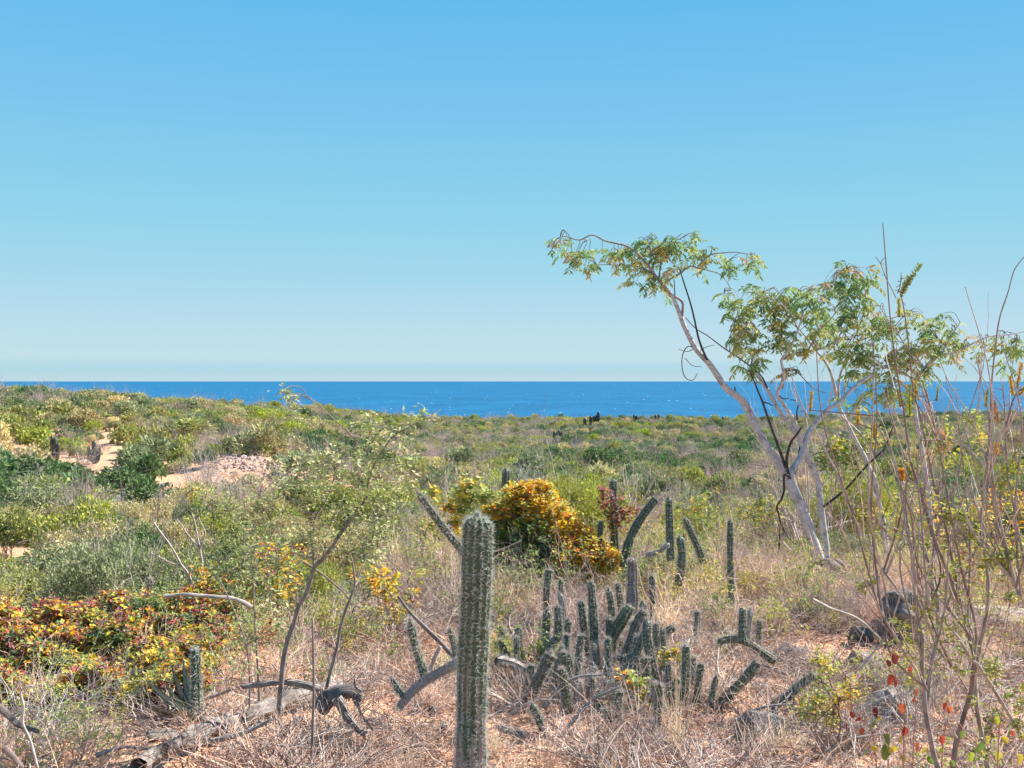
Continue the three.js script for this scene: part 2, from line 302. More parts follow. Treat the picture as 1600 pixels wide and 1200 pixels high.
// bushes one can point at, nearest and most striking first: kind, base pixel, width, height in pixels
[
  ['grey', 105, 935, 190, 80, 'large grey green feathery bush above the yellow and red vine mat', 1],
  ['dark', 215, 905, 105, 70, 'dark glossy green rounded bush behind the pale arching dead branch', 1],
  ['olive', 185, 930, 90, 55, 'low olive bush wedged between the large feathery bush and the dark one', 1],
  ['dark', 40, 762, 165, 46, 'largest dark green thicket bush below the two dark columnar cacti at left', 0],
  ['dark', 112, 758, 60, 30, 'dark green bush adjoining the big thicket on its right side', 0],
  ['grey', 60, 815, 150, 48, 'broad grey green bush under the dark green thicket at left', 0],
  ['dark', 185, 768, 95, 32, 'low dark green bush right above the grey road', 0],
  ['grey', 240, 735, 95, 50, 'shadowed grey green bush beside the left foot of the stony bank', 0],
  ['olive', 285, 700, 110, 34, 'wide olive topped bush on the upper left of the stony bank', 0],
  ['dark', 318, 735, 40, 30, 'small dark bush on the face of the stony bank', 0],
  ['lime', 410, 692, 32, 24, 'round bright lime bush on top of the stony bank', 0],
  ['lime', 110, 712, 42, 26, 'bright lime bush between the two clumps of columnar cacti at left', 0],
  ['lime', 175, 820, 62, 30, 'bright yellow green bush below the grey road', 0],
  ['dark', 178, 845, 80, 35, 'green bush just below the bright yellow green one under the road', 0],
  ['yellow', 8, 830, 36, 30, 'bright yellow green bush cut by the left edge below the thicket', 0],
  ['bare', 120, 825, 70, 60, 'pale bare shrub with upright twigs below the road', 0],
  ['bare', 145, 800, 60, 36, 'mauve bare shrub left of the grey road', 0],
  ['straw', 75, 850, 90, 34, 'straw coloured bush low on the left slope', 0],
  ['dark', 100, 838, 44, 26, 'small dark green bush amid straw coloured shrubs on the left slope', 0],
  ['grey', 262, 796, 60, 26, 'pale grey green bush right of the grey road', 0],
  ['straw', 250, 825, 80, 36, 'straw yellow spreading bush below the right end of the road', 0],
  ['grey', 365, 796, 90, 34, 'grey green bush at the foot of the stony bank', 0],
  ['dark', 300, 838, 70, 50, 'dark green bush behind the grey forked dead shrub', 0],
  ['straw', 410, 835, 90, 48, 'straw yellow bush behind the small leafy tree', 0],
  ['dark', 465, 720, 80, 34, 'dark green bush at the right end of the stony bank', 0],
  ['rust', 425, 875, 70, 35, 'rusty pink shrub beneath the small leafy tree', 0],
  ['grey', 690, 790, 90, 50, 'grey green bush behind the tilted cactus arm', 0],
  ['grey', 720, 742, 80, 40, 'grey green bush in mid slope left of the slim upright cactus', 0],
  ['dark', 940, 745, 75, 34, 'dark green bush above the red vine on the cactus', 0],
  ['dark', 1015, 750, 70, 34, 'deep green bush to the upper left of the pale tree trunks', 0],
  ['dark', 1125, 760, 80, 40, 'dense green bush behind the palest trunk of the tree', 0],
  ['yellow', 1080, 775, 60, 32, 'yellow green bush right of the tilted thick cactus', 0],
  ['lime', 1000, 692, 40, 20, 'lime green bush in the middle of the far plain', 0],
  ['yellow', 1040, 725, 36, 20, 'small yellow green bush above the deep green bush', 0],
  ['bare', 1000, 728, 40, 24, 'pale mauve bare shrub in mid plain', 0],
  ['bare', 1075, 728, 34, 28, 'bare grey shrub right of the small yellow green bush', 0],
  ['bare', 920, 730, 55, 24, 'silvery bare shrub above the orange flowering looking vine', 0],
  ['grey', 840, 760, 90, 46, 'grey bush right behind the orange vine mound', 0],
  ['grey', 1480, 740, 110, 60, 'smoky green bush seen between the bare whips at right', 0],
  ['olive', 1330, 800, 110, 62, 'olive bush seen between the trunks of the pale barked tree', 0],
].forEach((b) => bush(b[0], b[1], b[2], b[3], b[4], b[5], null, b[6]));
// far columnar cacti: [label, base px, base py, [[dx, height px, width px, lean]...]]
const FAR = [];
function farCactus(label, px, py, arms, group, dd) {
  const d = dd || hit(px, py, 20), p = onGround(px, d, 0.1), o = thing('columnar_cactus', label, 'cactus', p, group), k = d / F;
  for (const [dx, h0, w0, lean = 0, lift = 0] of arms) {
    const h = h0 + (d > 90 ? 7 : 8), w = w0 * 1.3;
    FAR.push([px, py, d]); spread.push({ x: p.x, z: p.z, r: d < 130 ? 1.8 : 2.5, b: 1 }, { x: p.x * 0.97, z: p.z * 0.97, r: d < 130 ? 1.6 : 2.5, b: 1 });
    const mb = new MB(), pts = lift ? [V(0, lift * k * 0.7, 0), V(dx * k * 0.7, lift * k, 0.02), V(dx * k, (lift + 0.25 * h) * k, 0), V((dx + lean) * k, h * k, 0)] : [V(dx * k * 0.6, -0.1, 0), V(dx * k, h * k * 0.5, 0), V((dx + lean) * k, h * k, 0)];
    const sp = smooth(pts, 5); tube(mb, sp, (t) => (w / 2) * k * (t > 0.93 ? 0.65 : 1) * (t > 0.99 ? 0.3 : 1), 10, [0.045, 0.055, 0.05], 0.12);
    mb.build('stem', M.cactus, o);
  }
  return o;
}
seed = 515;
farCactus('trio of dark upright columnar stems at far left above the thicket', 83, 722, [[-2, 32, 4.5], [3, 30, 4.5], [8, 20, 4]]);
farCactus('dark candelabra cactus with raised arms left of the sandy path', 147, 728, [[0, 30, 6], [-8, 22, 4, -1, 8], [7, 20, 4.5, 2, 6]]);
farCactus('low clump of dark cactus stems above the orange vine mound', 872, 698, [[-6, 15, 3], [-2, 12, 3], [2, 16, 3.4], [6, 14, 3]]);
farCactus('row of five dark cactus stems left of centre of the far plain', 927, 675, [[-13, 12, 4], [-4, 15, 4], [1, 15, 3.5], [5, 16, 3.5], [8, 22, 4]]);
farCactus('dark forked cactus on the crest against the sea, left of the tree', 1036, 657, [[-3, 12, 3], [0, 15, 3], [5, 9, 3, 1, 3]]);
farCactus('slanting dark cactus pair on the crest left of the forked one', 984, 658, [[0, 10, 3.4, 2], [3, 13, 3, 3]]);
farCactus('dark stubby cactus just under the crest beside the slanting pair', 993, 667, [[-2, 9, 3.4], [2, 8, 3]]);
farCactus('dark double cactus below the forked crest cactus', 1026, 666, [[-2, 8, 3], [3, 9, 3]]);
farCactus('dark rounded cactus clump on the crest near the leaning trunk', 1110, 661, [[-3, 9, 3], [0, 11, 3], [3, 9, 3]]);
farCactus('single dark cactus stub under the crest near the leaning trunk', 1130, 670, [[0, 9, 3]]);
farCactus('thin lone cactus on the crest, leftmost of three small ones at centre', 759, 657, [[0, 10, 2.2], [4, 5, 2]]);
farCactus('thin lone cactus on the crest, middle of three small ones at centre', 833, 657, [[0, 9, 2], [-10, 4, 2.4]]);
farCactus('short lone cactus on the crest, rightmost of three small ones at centre', 872, 657, [[0, 8, 3]]);
farCactus('tiny cactus clump on the left crest in front of the sea', 296, 628, [[-1, 8, 2], [2, 6, 2]]);
farCactus('row of tiny cactus stubs on the crest above the small leafy tree', 575, 650, [[-12, 6, 2], [-5, 7, 2], [4, 8, 2], [9, 6, 2]]);
farCactus('pair of tiny cactus stubs on the crest right of the leafy branch tip', 624, 654, [[-3, 7, 2], [4, 7, 2]]);
seed = 778;
for (const q of BARE) spread.push({ x: q.x, z: q.z, r: q.r * 1.1 });
const wk = (x, z) => {                          // which kind grows where: patches plus chance
  const n = fbm(x * 0.035, z * 0.035, 4.4, 3) + gauss() * 0.45, m = fbm(x * 0.05, z * 0.05, 9.1, 2) + gauss() * 0.4;
  if (m > 0.2) return rnd() < 0.8 ? 'bare' : 'straw';
  if (n > 0.36) return rnd() < 0.16 ? 'lime' : 'yellow';
  if (n > 0.0) return rnd() < 0.55 ? 'olive' : 'straw';
  if (n > -0.34) return rnd() < 0.16 ? 'bare' : 'grey';
  return rnd() < 0.75 ? 'dark' : 'grey';
};
const all = [];
for (let tries = 0; tries < 26000 && all.length < 15000; tries++) {
  const u = rr(-0.56, 0.56), dn = u < -0.13 ? 13 : 17, d = Math.sqrt(rr(dn * dn, 370 * 370)), x = u * d, z = -d, s = lerp(0.6, 1.7, Math.pow(rnd(), 1.5)) * lerp(0.95, 1.1, sm(20, 90, d));
  if (d < 24 && u > -0.13 && rnd() < 0.3) continue;
  let ok = true; if (d < 130) ok = clear(x, z, s * 0.8); else for (const q of spread) if (q.b && Math.hypot(q.x - x, q.z - z) < s) { ok = false; break; }
  if (!ok) continue;
  const dl = Math.hypot(x, z); if (dl > lerp(216, 352, sm(300, 760, 800 + u * F))) continue;
  { const px = 800 + u * F, top = HZ - ((groundY(x, z) + s * 1.25 - EYE) / d) * F; if (d > 35 && d < 74 && px > 330 && px < 450 && top < 740) continue; if (d > 30 && d < 60 && px > 168 && px < 232 && top < 782) continue; if (d > 60 && d < 92 && px > 158 && px < 196 && top < 736) continue; }
  if (d < 130) spread.push({ x, z, r: s * 0.75 });
  all.push({ x, z, d, s, k: wk(x, z), h: s * rr(0.9, 1.45) });
}
all.sort((a, b) => a.d - b.d);
const zone = (q) => { const px = 800 + (q.x / q.d) * F; return px < 520 ? 'on the slope left of the small leafy tree' : px < 1150 ? 'on the plain between both trees' : 'on the plain behind the pale barked tree'; };
const NEARN = 260;
const MARKS = [[30, 'at the left edge'], [85, 'near the trio of far upright cacti'], [148, 'near the far candelabra cactus'], [205, 'near the grey road'], [275, 'left of the stony bank'], [385, 'near the stony bank'], [470, 'behind the small tree'], [560, 'behind the right side of the small tree'], [660, 'behind the tilted cactus arm'], [745, 'behind the tallest cactus'], [850, 'behind the orange mound'], [960, 'behind the red vine'], [1040, 'behind the tilted thick cactus'], [1140, 'behind the solitary slim cactus'], [1240, 'behind the pale trunks'], [1340, 'between the pale tree and the whips'], [1440, 'behind the tall whips'], [1560, 'at the right edge']];
const describe = (q) => { const px = 800 + (q.x / q.d) * F; let m = MARKS[0]; for (const k of MARKS) if (Math.abs(k[0] - px) < Math.abs(m[0] - px)) m = k; const big = q.s > 1.35 ? 'broad' : q.s < 0.95 ? 'small' : 'middling', tall = q.h / q.s > 1.25 ? 'tall' : q.h / q.s < 1.05 ? 'low' : 'round', row = q.d < 24 ? 'close by' : q.d < 34 ? 'partway down' : q.d < 48 ? 'lower down' : 'far down'; return `${big} ${tall} ${KIND[q.k][0]} ${q.k === 'bare' ? 'shrub' : 'bush'} ${row} ${m[1]}`; };
all.slice(0, NEARN).forEach((q, i) => {
  const o = thing(q.k === 'bare' ? 'bare_shrub' : 'scrub_bush', describe(q), q.k === 'bare' ? 'shrub' : 'bush', V(q.x, groundY(q.x, q.z) - 0.05, q.z), describe(q));
  const [, , lm, tm] = KIND[q.k];
  const br = new THREE.Mesh(pick(q.k === 'bare' ? bares : limbs), tm); br.name = 'branches'; o.add(br);
  if (lm) { const c = new THREE.Mesh(q.d < 27 ? pick(crownsFine) : q.d < 60 ? pick(crownsNear) : pick(crowns), lm); c.name = 'crown'; o.add(c); }
  o.rotation.y = rr(0, 6.28); o.scale.set(q.s, q.h, q.s);
});
{ // the rest of the plain reads as one mass of scrub
  const rest = all.slice(NEARN), mt = new THREE.Matrix4(), qt = new THREE.Quaternion();
  for (const k in KIND) {
    const mine = rest.filter((q) => q.k === k), geos = k === 'bare' ? bares : crowns;
    geos.forEach((g, gi) => {
      const l = mine.filter((_, i) => i % geos.length === gi); if (!l.length) return;
      const im = new THREE.InstancedMesh(g, k === 'bare' ? KIND[k][3] : KIND[k][2], l.length);
      l.forEach((q, i) => { qt.setFromAxisAngle(V(0, 1, 0), rr(0, 6.28)); mt.compose(V(q.x, groundY(q.x, q.z) - 0.12 * q.s, q.z), qt, V(q.s, q.h, q.s)); im.setMatrixAt(i, mt); const f = 1 + gauss() * 0.18; im.setColorAt(i, new THREE.Color(f * (1 + gauss() * 0.1), f, f)); });
      im.name = numbered(k === 'bare' ? 'bare_scrub' : 'scrub'); im.userData = { kind: 'stuff', label: `${KIND[k][0]} scrub covering the far plain`, category: 'scrub', group: `${KIND[k][0]} far scrub` }; im.castShadow = im.receiveShadow = true; scene.add(im);
    });
  }
  // low tufts and dead stuff between the bushes
  for (const [nm, g, m, n] of [['dry_undergrowth', bushCrown(9, 30, 0.16, 301, 0.5), leafMat(0.46, 0.36, 0.25), 1900], ['twig_undergrowth', bares[0], KIND.bare[3], 1600], ['green_undergrowth', bushCrown(9, 30, 0.14, 302, 0.5), leafMat(0.23, 0.24, 0.11), 800]]) {
    const im = new THREE.InstancedMesh(g, m, n); let c = 0;
    while (c < n) { const d = Math.sqrt(rr(15 * 15, 200 * 200)), u = rr(-0.55, 0.55), x = u * d, z = -d; const s = rr(0.25, 0.7); if (bareness(x, z) > 0.2 && rnd() < 0.55 || d < 70 && rnd() < 0.6) continue; if (Math.hypot(x, z) > 215 && u < 0) continue; qt.setFromAxisAngle(V(0, 1, 0), rr(0, 6.28)); mt.compose(V(x, groundY(x, z) - 0.03, z), qt, V(s, s * rr(0.6, 1.1), s)); im.setMatrixAt(c, mt); const f = 1 + gauss() * 0.2; im.setColorAt(c, new THREE.Color(f, f, f)); c++; }
    im.name = nm; im.userData = { kind: 'stuff', label: { dry_undergrowth: 'straw coloured undergrowth between the bushes of the slope', twig_undergrowth: 'bare twiggy undergrowth between the bushes of the slope', green_undergrowth: 'low green undergrowth between the bushes of the slope' }[nm], category: 'undergrowth' }; scene.add(im);
  }
}
// stones of the bank
const stoneGeo = [1, 2, 3].map((s) => { seed = 900 + s; const g = mergeVertices(new THREE.IcosahedronGeometry(1, 2).deleteAttribute('uv').deleteAttribute('normal')); const p = g.attributes.position; for (let k = 0; k < p.count; k++) { const v = V().fromBufferAttribute(p, k), f = 1 + 0.5 * fbm(v.x * 1.1 + s * 9, v.y * 1.1, v.z * 1.1, 3); p.setXYZ(k, v.x * f, v.y * f * 0.75, v.z * f); } g.computeVertexNormals(); g.setAttribute('color', new THREE.Float32BufferAttribute(new Float32Array(p.count * 3).fill(1), 3)); const uv = new Float32Array(p.count * 2); for (let k = 0; k < p.count; k++) { uv[k * 2] = p.getX(k) * 0.6 + p.getZ(k) * 0.3; uv[k * 2 + 1] = p.getY(k) * 0.6 + p.getZ(k) * 0.4; } g.setAttribute('uv', new THREE.BufferAttribute(uv, 2)); return g; });
const rockMat = (r, g, b) => std({ map: rockTex, bumpMap: rockTex, bumpScale: 0.03, color: new THREE.Color(r, g, b), roughness: 0.95 });
{
  seed = 4242; const n = 900, im = new THREE.InstancedMesh(stoneGeo[0], rockMat(0.6, 0.43, 0.37), n), mt = new THREE.Matrix4(), qt = new THREE.Quaternion(); let c = 0;
  while (c < n) { const px = 388 + gauss() * 62, py = 724 + gauss() * 16, d = hit(px, py, 30), p = onGround(px, d); const s = 0.05 + 0.2 * Math.pow(rnd(), 4); qt.setFromEuler(new THREE.Euler(rr(0, 6), rr(0, 6), rr(0, 6))); p.y -= s * 0.3; mt.compose(p, qt, V(s, s * 0.7, s)); im.setMatrixAt(c, mt); const f = 1 + gauss() * 0.2; im.setColorAt(c, new THREE.Color(f, f, f)); c++; }
  im.name = 'rubble'; im.userData = { kind: 'stuff', label: 'pinkish stone rubble on the face of the bank', category: 'rubble' }; scene.add(im);
}
// ---------------------------------------------------------------- cacti of the foreground
const GREEN = [0.075, 0.12, 0.07], OLIVE = [0.1, 0.13, 0.06], GREY = [0.32, 0.29, 0.27], DUSK = GREEN, BROWN = [0.13, 0.115, 0.075];
// a ribbed stem through pts; adds the skin to mb and needles at the areoles to sp
function ribbed(mb, sp, pts, r, ribs, col, o = {}) {
  const path = new THREE.CatmullRomCurve3(pts, false, 'centripetal'), L = path.getLength(), n = Math.max(8, Math.min(110, Math.round(L / (r * 0.3)))), per = 4, sides = ribs * per;
  let s, t, prev = -1; const spaced = path.getSpacedPoints(n), ph = rr(0, 6), L0 = rr(0, 40), sg = o.gap || 0.024; let next = 0.01, len = 0;
  for (let k = 0; k <= n; k++) {
    const c = spaced[k], d = V().subVectors(spaced[Math.min(n, k + 1)], spaced[Math.max(0, k - 1)]).normalize();
    if (!k) [s, t] = frame(d); else { s = s.clone().addScaledVector(d, -s.dot(d)).normalize(); t = V().crossVectors(s, d).normalize(); len += c.distanceTo(spaced[k - 1]); }
    const left = L * (1 - k / n), cap = left < r * 1.1 ? Math.sqrt(Math.max(0.0, 1 - Math.pow(1 - left / (r * 1.1), 2))) : 1;
    const waist = 1 + (o.lump ?? 0.06) * fbm(L0, len * 2.2 / Math.max(0.05, r) * 0.12, 0, 2), R = Math.max(0.002, r * cap * waist * (o.taper ? lerp(1, o.taper, k / n) : 1) * (k < 2 ? 0.9 : 1));
    const first = mb.p.length / 3;
    for (let j = 0; j <= sides; j++) {
      const a = (j / sides) * 6.28318 + ph, w = Math.cos((j % per) / per * 6.28318), q = R * (1 + (o.depth ?? 0.15) * cap * cap * (w > 0 ? w : w * 0.8)), ca = Math.cos(a), sa = Math.sin(a);
      const nse = 1 + 0.22 * fbm(L0 + ca * 2, sa * 2, len * 9, 3), cc = o.scar ? o.scar(len, a, w) : null, b = cc || col;
      mb.v(c.x + (s.x * ca + t.x * sa) * q, c.y + (s.y * ca + t.y * sa) * q, c.z + (s.z * ca + t.z * sa) * q, [b[0] * nse, b[1] * nse, b[2] * nse], j / sides * ribs * 0.05, len);
    }
    if (prev >= 0) for (let j = 0; j < sides; j++) mb.quad(prev + j, prev + j + 1, first + j + 1, first + j);
    prev = first;
    while (sp && next <= len && next < L) {
      for (let q = 0; q < ribs; q++) {
        const a = (q / ribs) * 6.28318 + ph, nx = V().addScaledVector(s, Math.cos(a)).addScaledVector(t, Math.sin(a)), base = c.clone().addScaledVector(nx, R * (1 + (o.depth ?? 0.15) * cap * cap) - 0.002).addScaledVector(d, gauss() * 0.004);
        const m = Math.round((o.needles || 5) * (cap < 0.97 ? 2 : 1)); for (let e = 0; e < m; e++) {
          const f = nx.clone().multiplyScalar(0.62).add(rdir().multiplyScalar(0.95)).addScaledVector(d, cap < 0.95 ? 0.7 : 0.1).normalize(), ln = (o.spine || 0.026) * rr(0.5, 1.25), wd = o.fat || 0.0011, x = V().crossVectors(f, nx).normalize().multiplyScalar(wd), y = V().crossVectors(f, x).normalize().multiplyScalar(wd), col2 = tint(o.needleCol || [0.68, 0.61, 0.56], 0.2);
          const tip = sp.v(base.x + f.x * ln, base.y + f.y * ln, base.z + f.z * ln, col2), A = sp.v(base.x + x.x, base.y + x.y, base.z + x.z, col2), B = sp.v(base.x - x.x, base.y - x.y, base.z - x.z, col2), C = sp.v(base.x + y.x, base.y + y.y, base.z + y.z, col2), D = sp.v(base.x - y.x, base.y - y.y, base.z - y.z, col2);
          sp.tri(A, B, tip); sp.tri(C, D, tip);
        }
      }
      next += sg * rr(0.85, 1.15);
    }
  }
  const e = spaced[n].clone(); const tip = mb.v(e.x, e.y, e.z, col); for (let j = 0; j < sides; j++) mb.tri(prev + j, prev + j + 1, tip);
}
// stems: [[width px, colour, [px,py, px,py ...] from base to tip, depth shift, ribs]]
function cactus(label, d, stems, o = {}) {
  const first = stems[0][2], base = P(first[0], first[1], d), t = thing('columnar_cactus', label, 'cactus', base, o.group);
  for (const [w, col, px, dz = 0, ribs = 8] of stems) {
    const pts = []; for (let k = 0; k < px.length; k += 2) pts.push(P(px[k] + (k ? gauss() * w * 0.12 : 0), px[k + 1], d + dz + (k / px.length) * (o.lean ?? 0.05) + gauss() * 0.015));
    if (!o.hang) { const b = pts[0], g = groundY(b.x, b.z); if (b.y - g < 0.25 && b.y > g - 0.02) pts.unshift(V(b.x, g - 0.05, b.z)); }
    const mb = new MB(base), sp = new MB(base);
    ribbed(mb, sp, pts, (w / 2 / F) * d * 0.86, ribs, col, { gap: d > 9 ? 0.03 : 0.022, needles: 6, spine: d > 9 ? 0.036 : 0.034, fat: d > 9 ? 0.0017 : 0.0012, lump: 0.14, taper: 0.82, depth: 0.19, ...o });
    const m = mb.build('stem', M.cactus, t); sp.build('spines', M.spine, m, 'stuff');
  }
  return t;
}
seed = 9001;
{ // the tall thick one in front
  const d = 4.8, w = 45, r = (w / 2 / F) * d * 0.9, base = V(P(737, 1250, d).x, groundY(P(737, 1250, d).x, -d) - 0.06, -d);
  const t = thing('columnar_cactus', 'tallest and thickest ribbed cactus column with white spiny rounded top, front and centre', 'cactus', base);
  const mb = new MB(base), sp = new MB(base);
  const scar = (len, a, w) => { const q = fbm(Math.cos(a) * 2.3, Math.sin(a) * 2.3, len * 3.5, 3), h = sm(0.85, 0.1, len); return h > 0 && q + h * 0.9 - 0.35 > 0.12 + 0.12 * w ? [0.36, 0.28, 0.26] : null; };
  ribbed(mb, sp, [base, P(736, 1180, d), P(738, 1060, d + 0.01), P(744, 930, d + 0.01), P(747, 808, d + 0.03)], r, 13, GREEN, { scar, gap: 0.015, spine: 0.028, needles: 8, fat: 0.0009, depth: 0.17, lump: 0.1, needleCol: [0.66, 0.68, 0.64] });
  const m = mb.build('stem', M.cactus, t); sp.build('spines', M.spine, m, 'stuff');
  const dry = new MB(base); // dry vine strands hanging on its sunny side
  for (let k = 0; k < 16; k++) { const x = rr(764, 792), y0 = rr(870, 1000), y1 = y0 + rr(80, 220); const ps = []; for (let q = 0; q <= 7; q++) ps.push(P(x + gauss() * 5 + q * 0.6, lerp(y0, y1, q / 7), d - 0.05 + gauss() * 0.04)); tube(dry, smooth(ps, 2), () => rr(0.0015, 0.003), 4, tint([0.5, 0.38, 0.29], 0.2)); }
  for (let k = 0; k < 8; k++) { const ps = []; let x = rr(722, 760), y = rr(930, 1110); for (let q = 0; q <= 6; q++) { ps.push(P(x, y, d - r * 1.15 - 0.02)); x += gauss() * 9; y += rr(8, 26); } tube(dry, smooth(ps, 3), () => 0.0022, 4, tint([0.55, 0.45, 0.32], 0.15)); }
  const v = dry.build('dry_vine', M.twig, scene); tag(v, 'tangle of dry tan vine strands clinging to the sunny side of the tallest cactus', 'vine');
}
const d0 = (px, py) => hit(px, py);
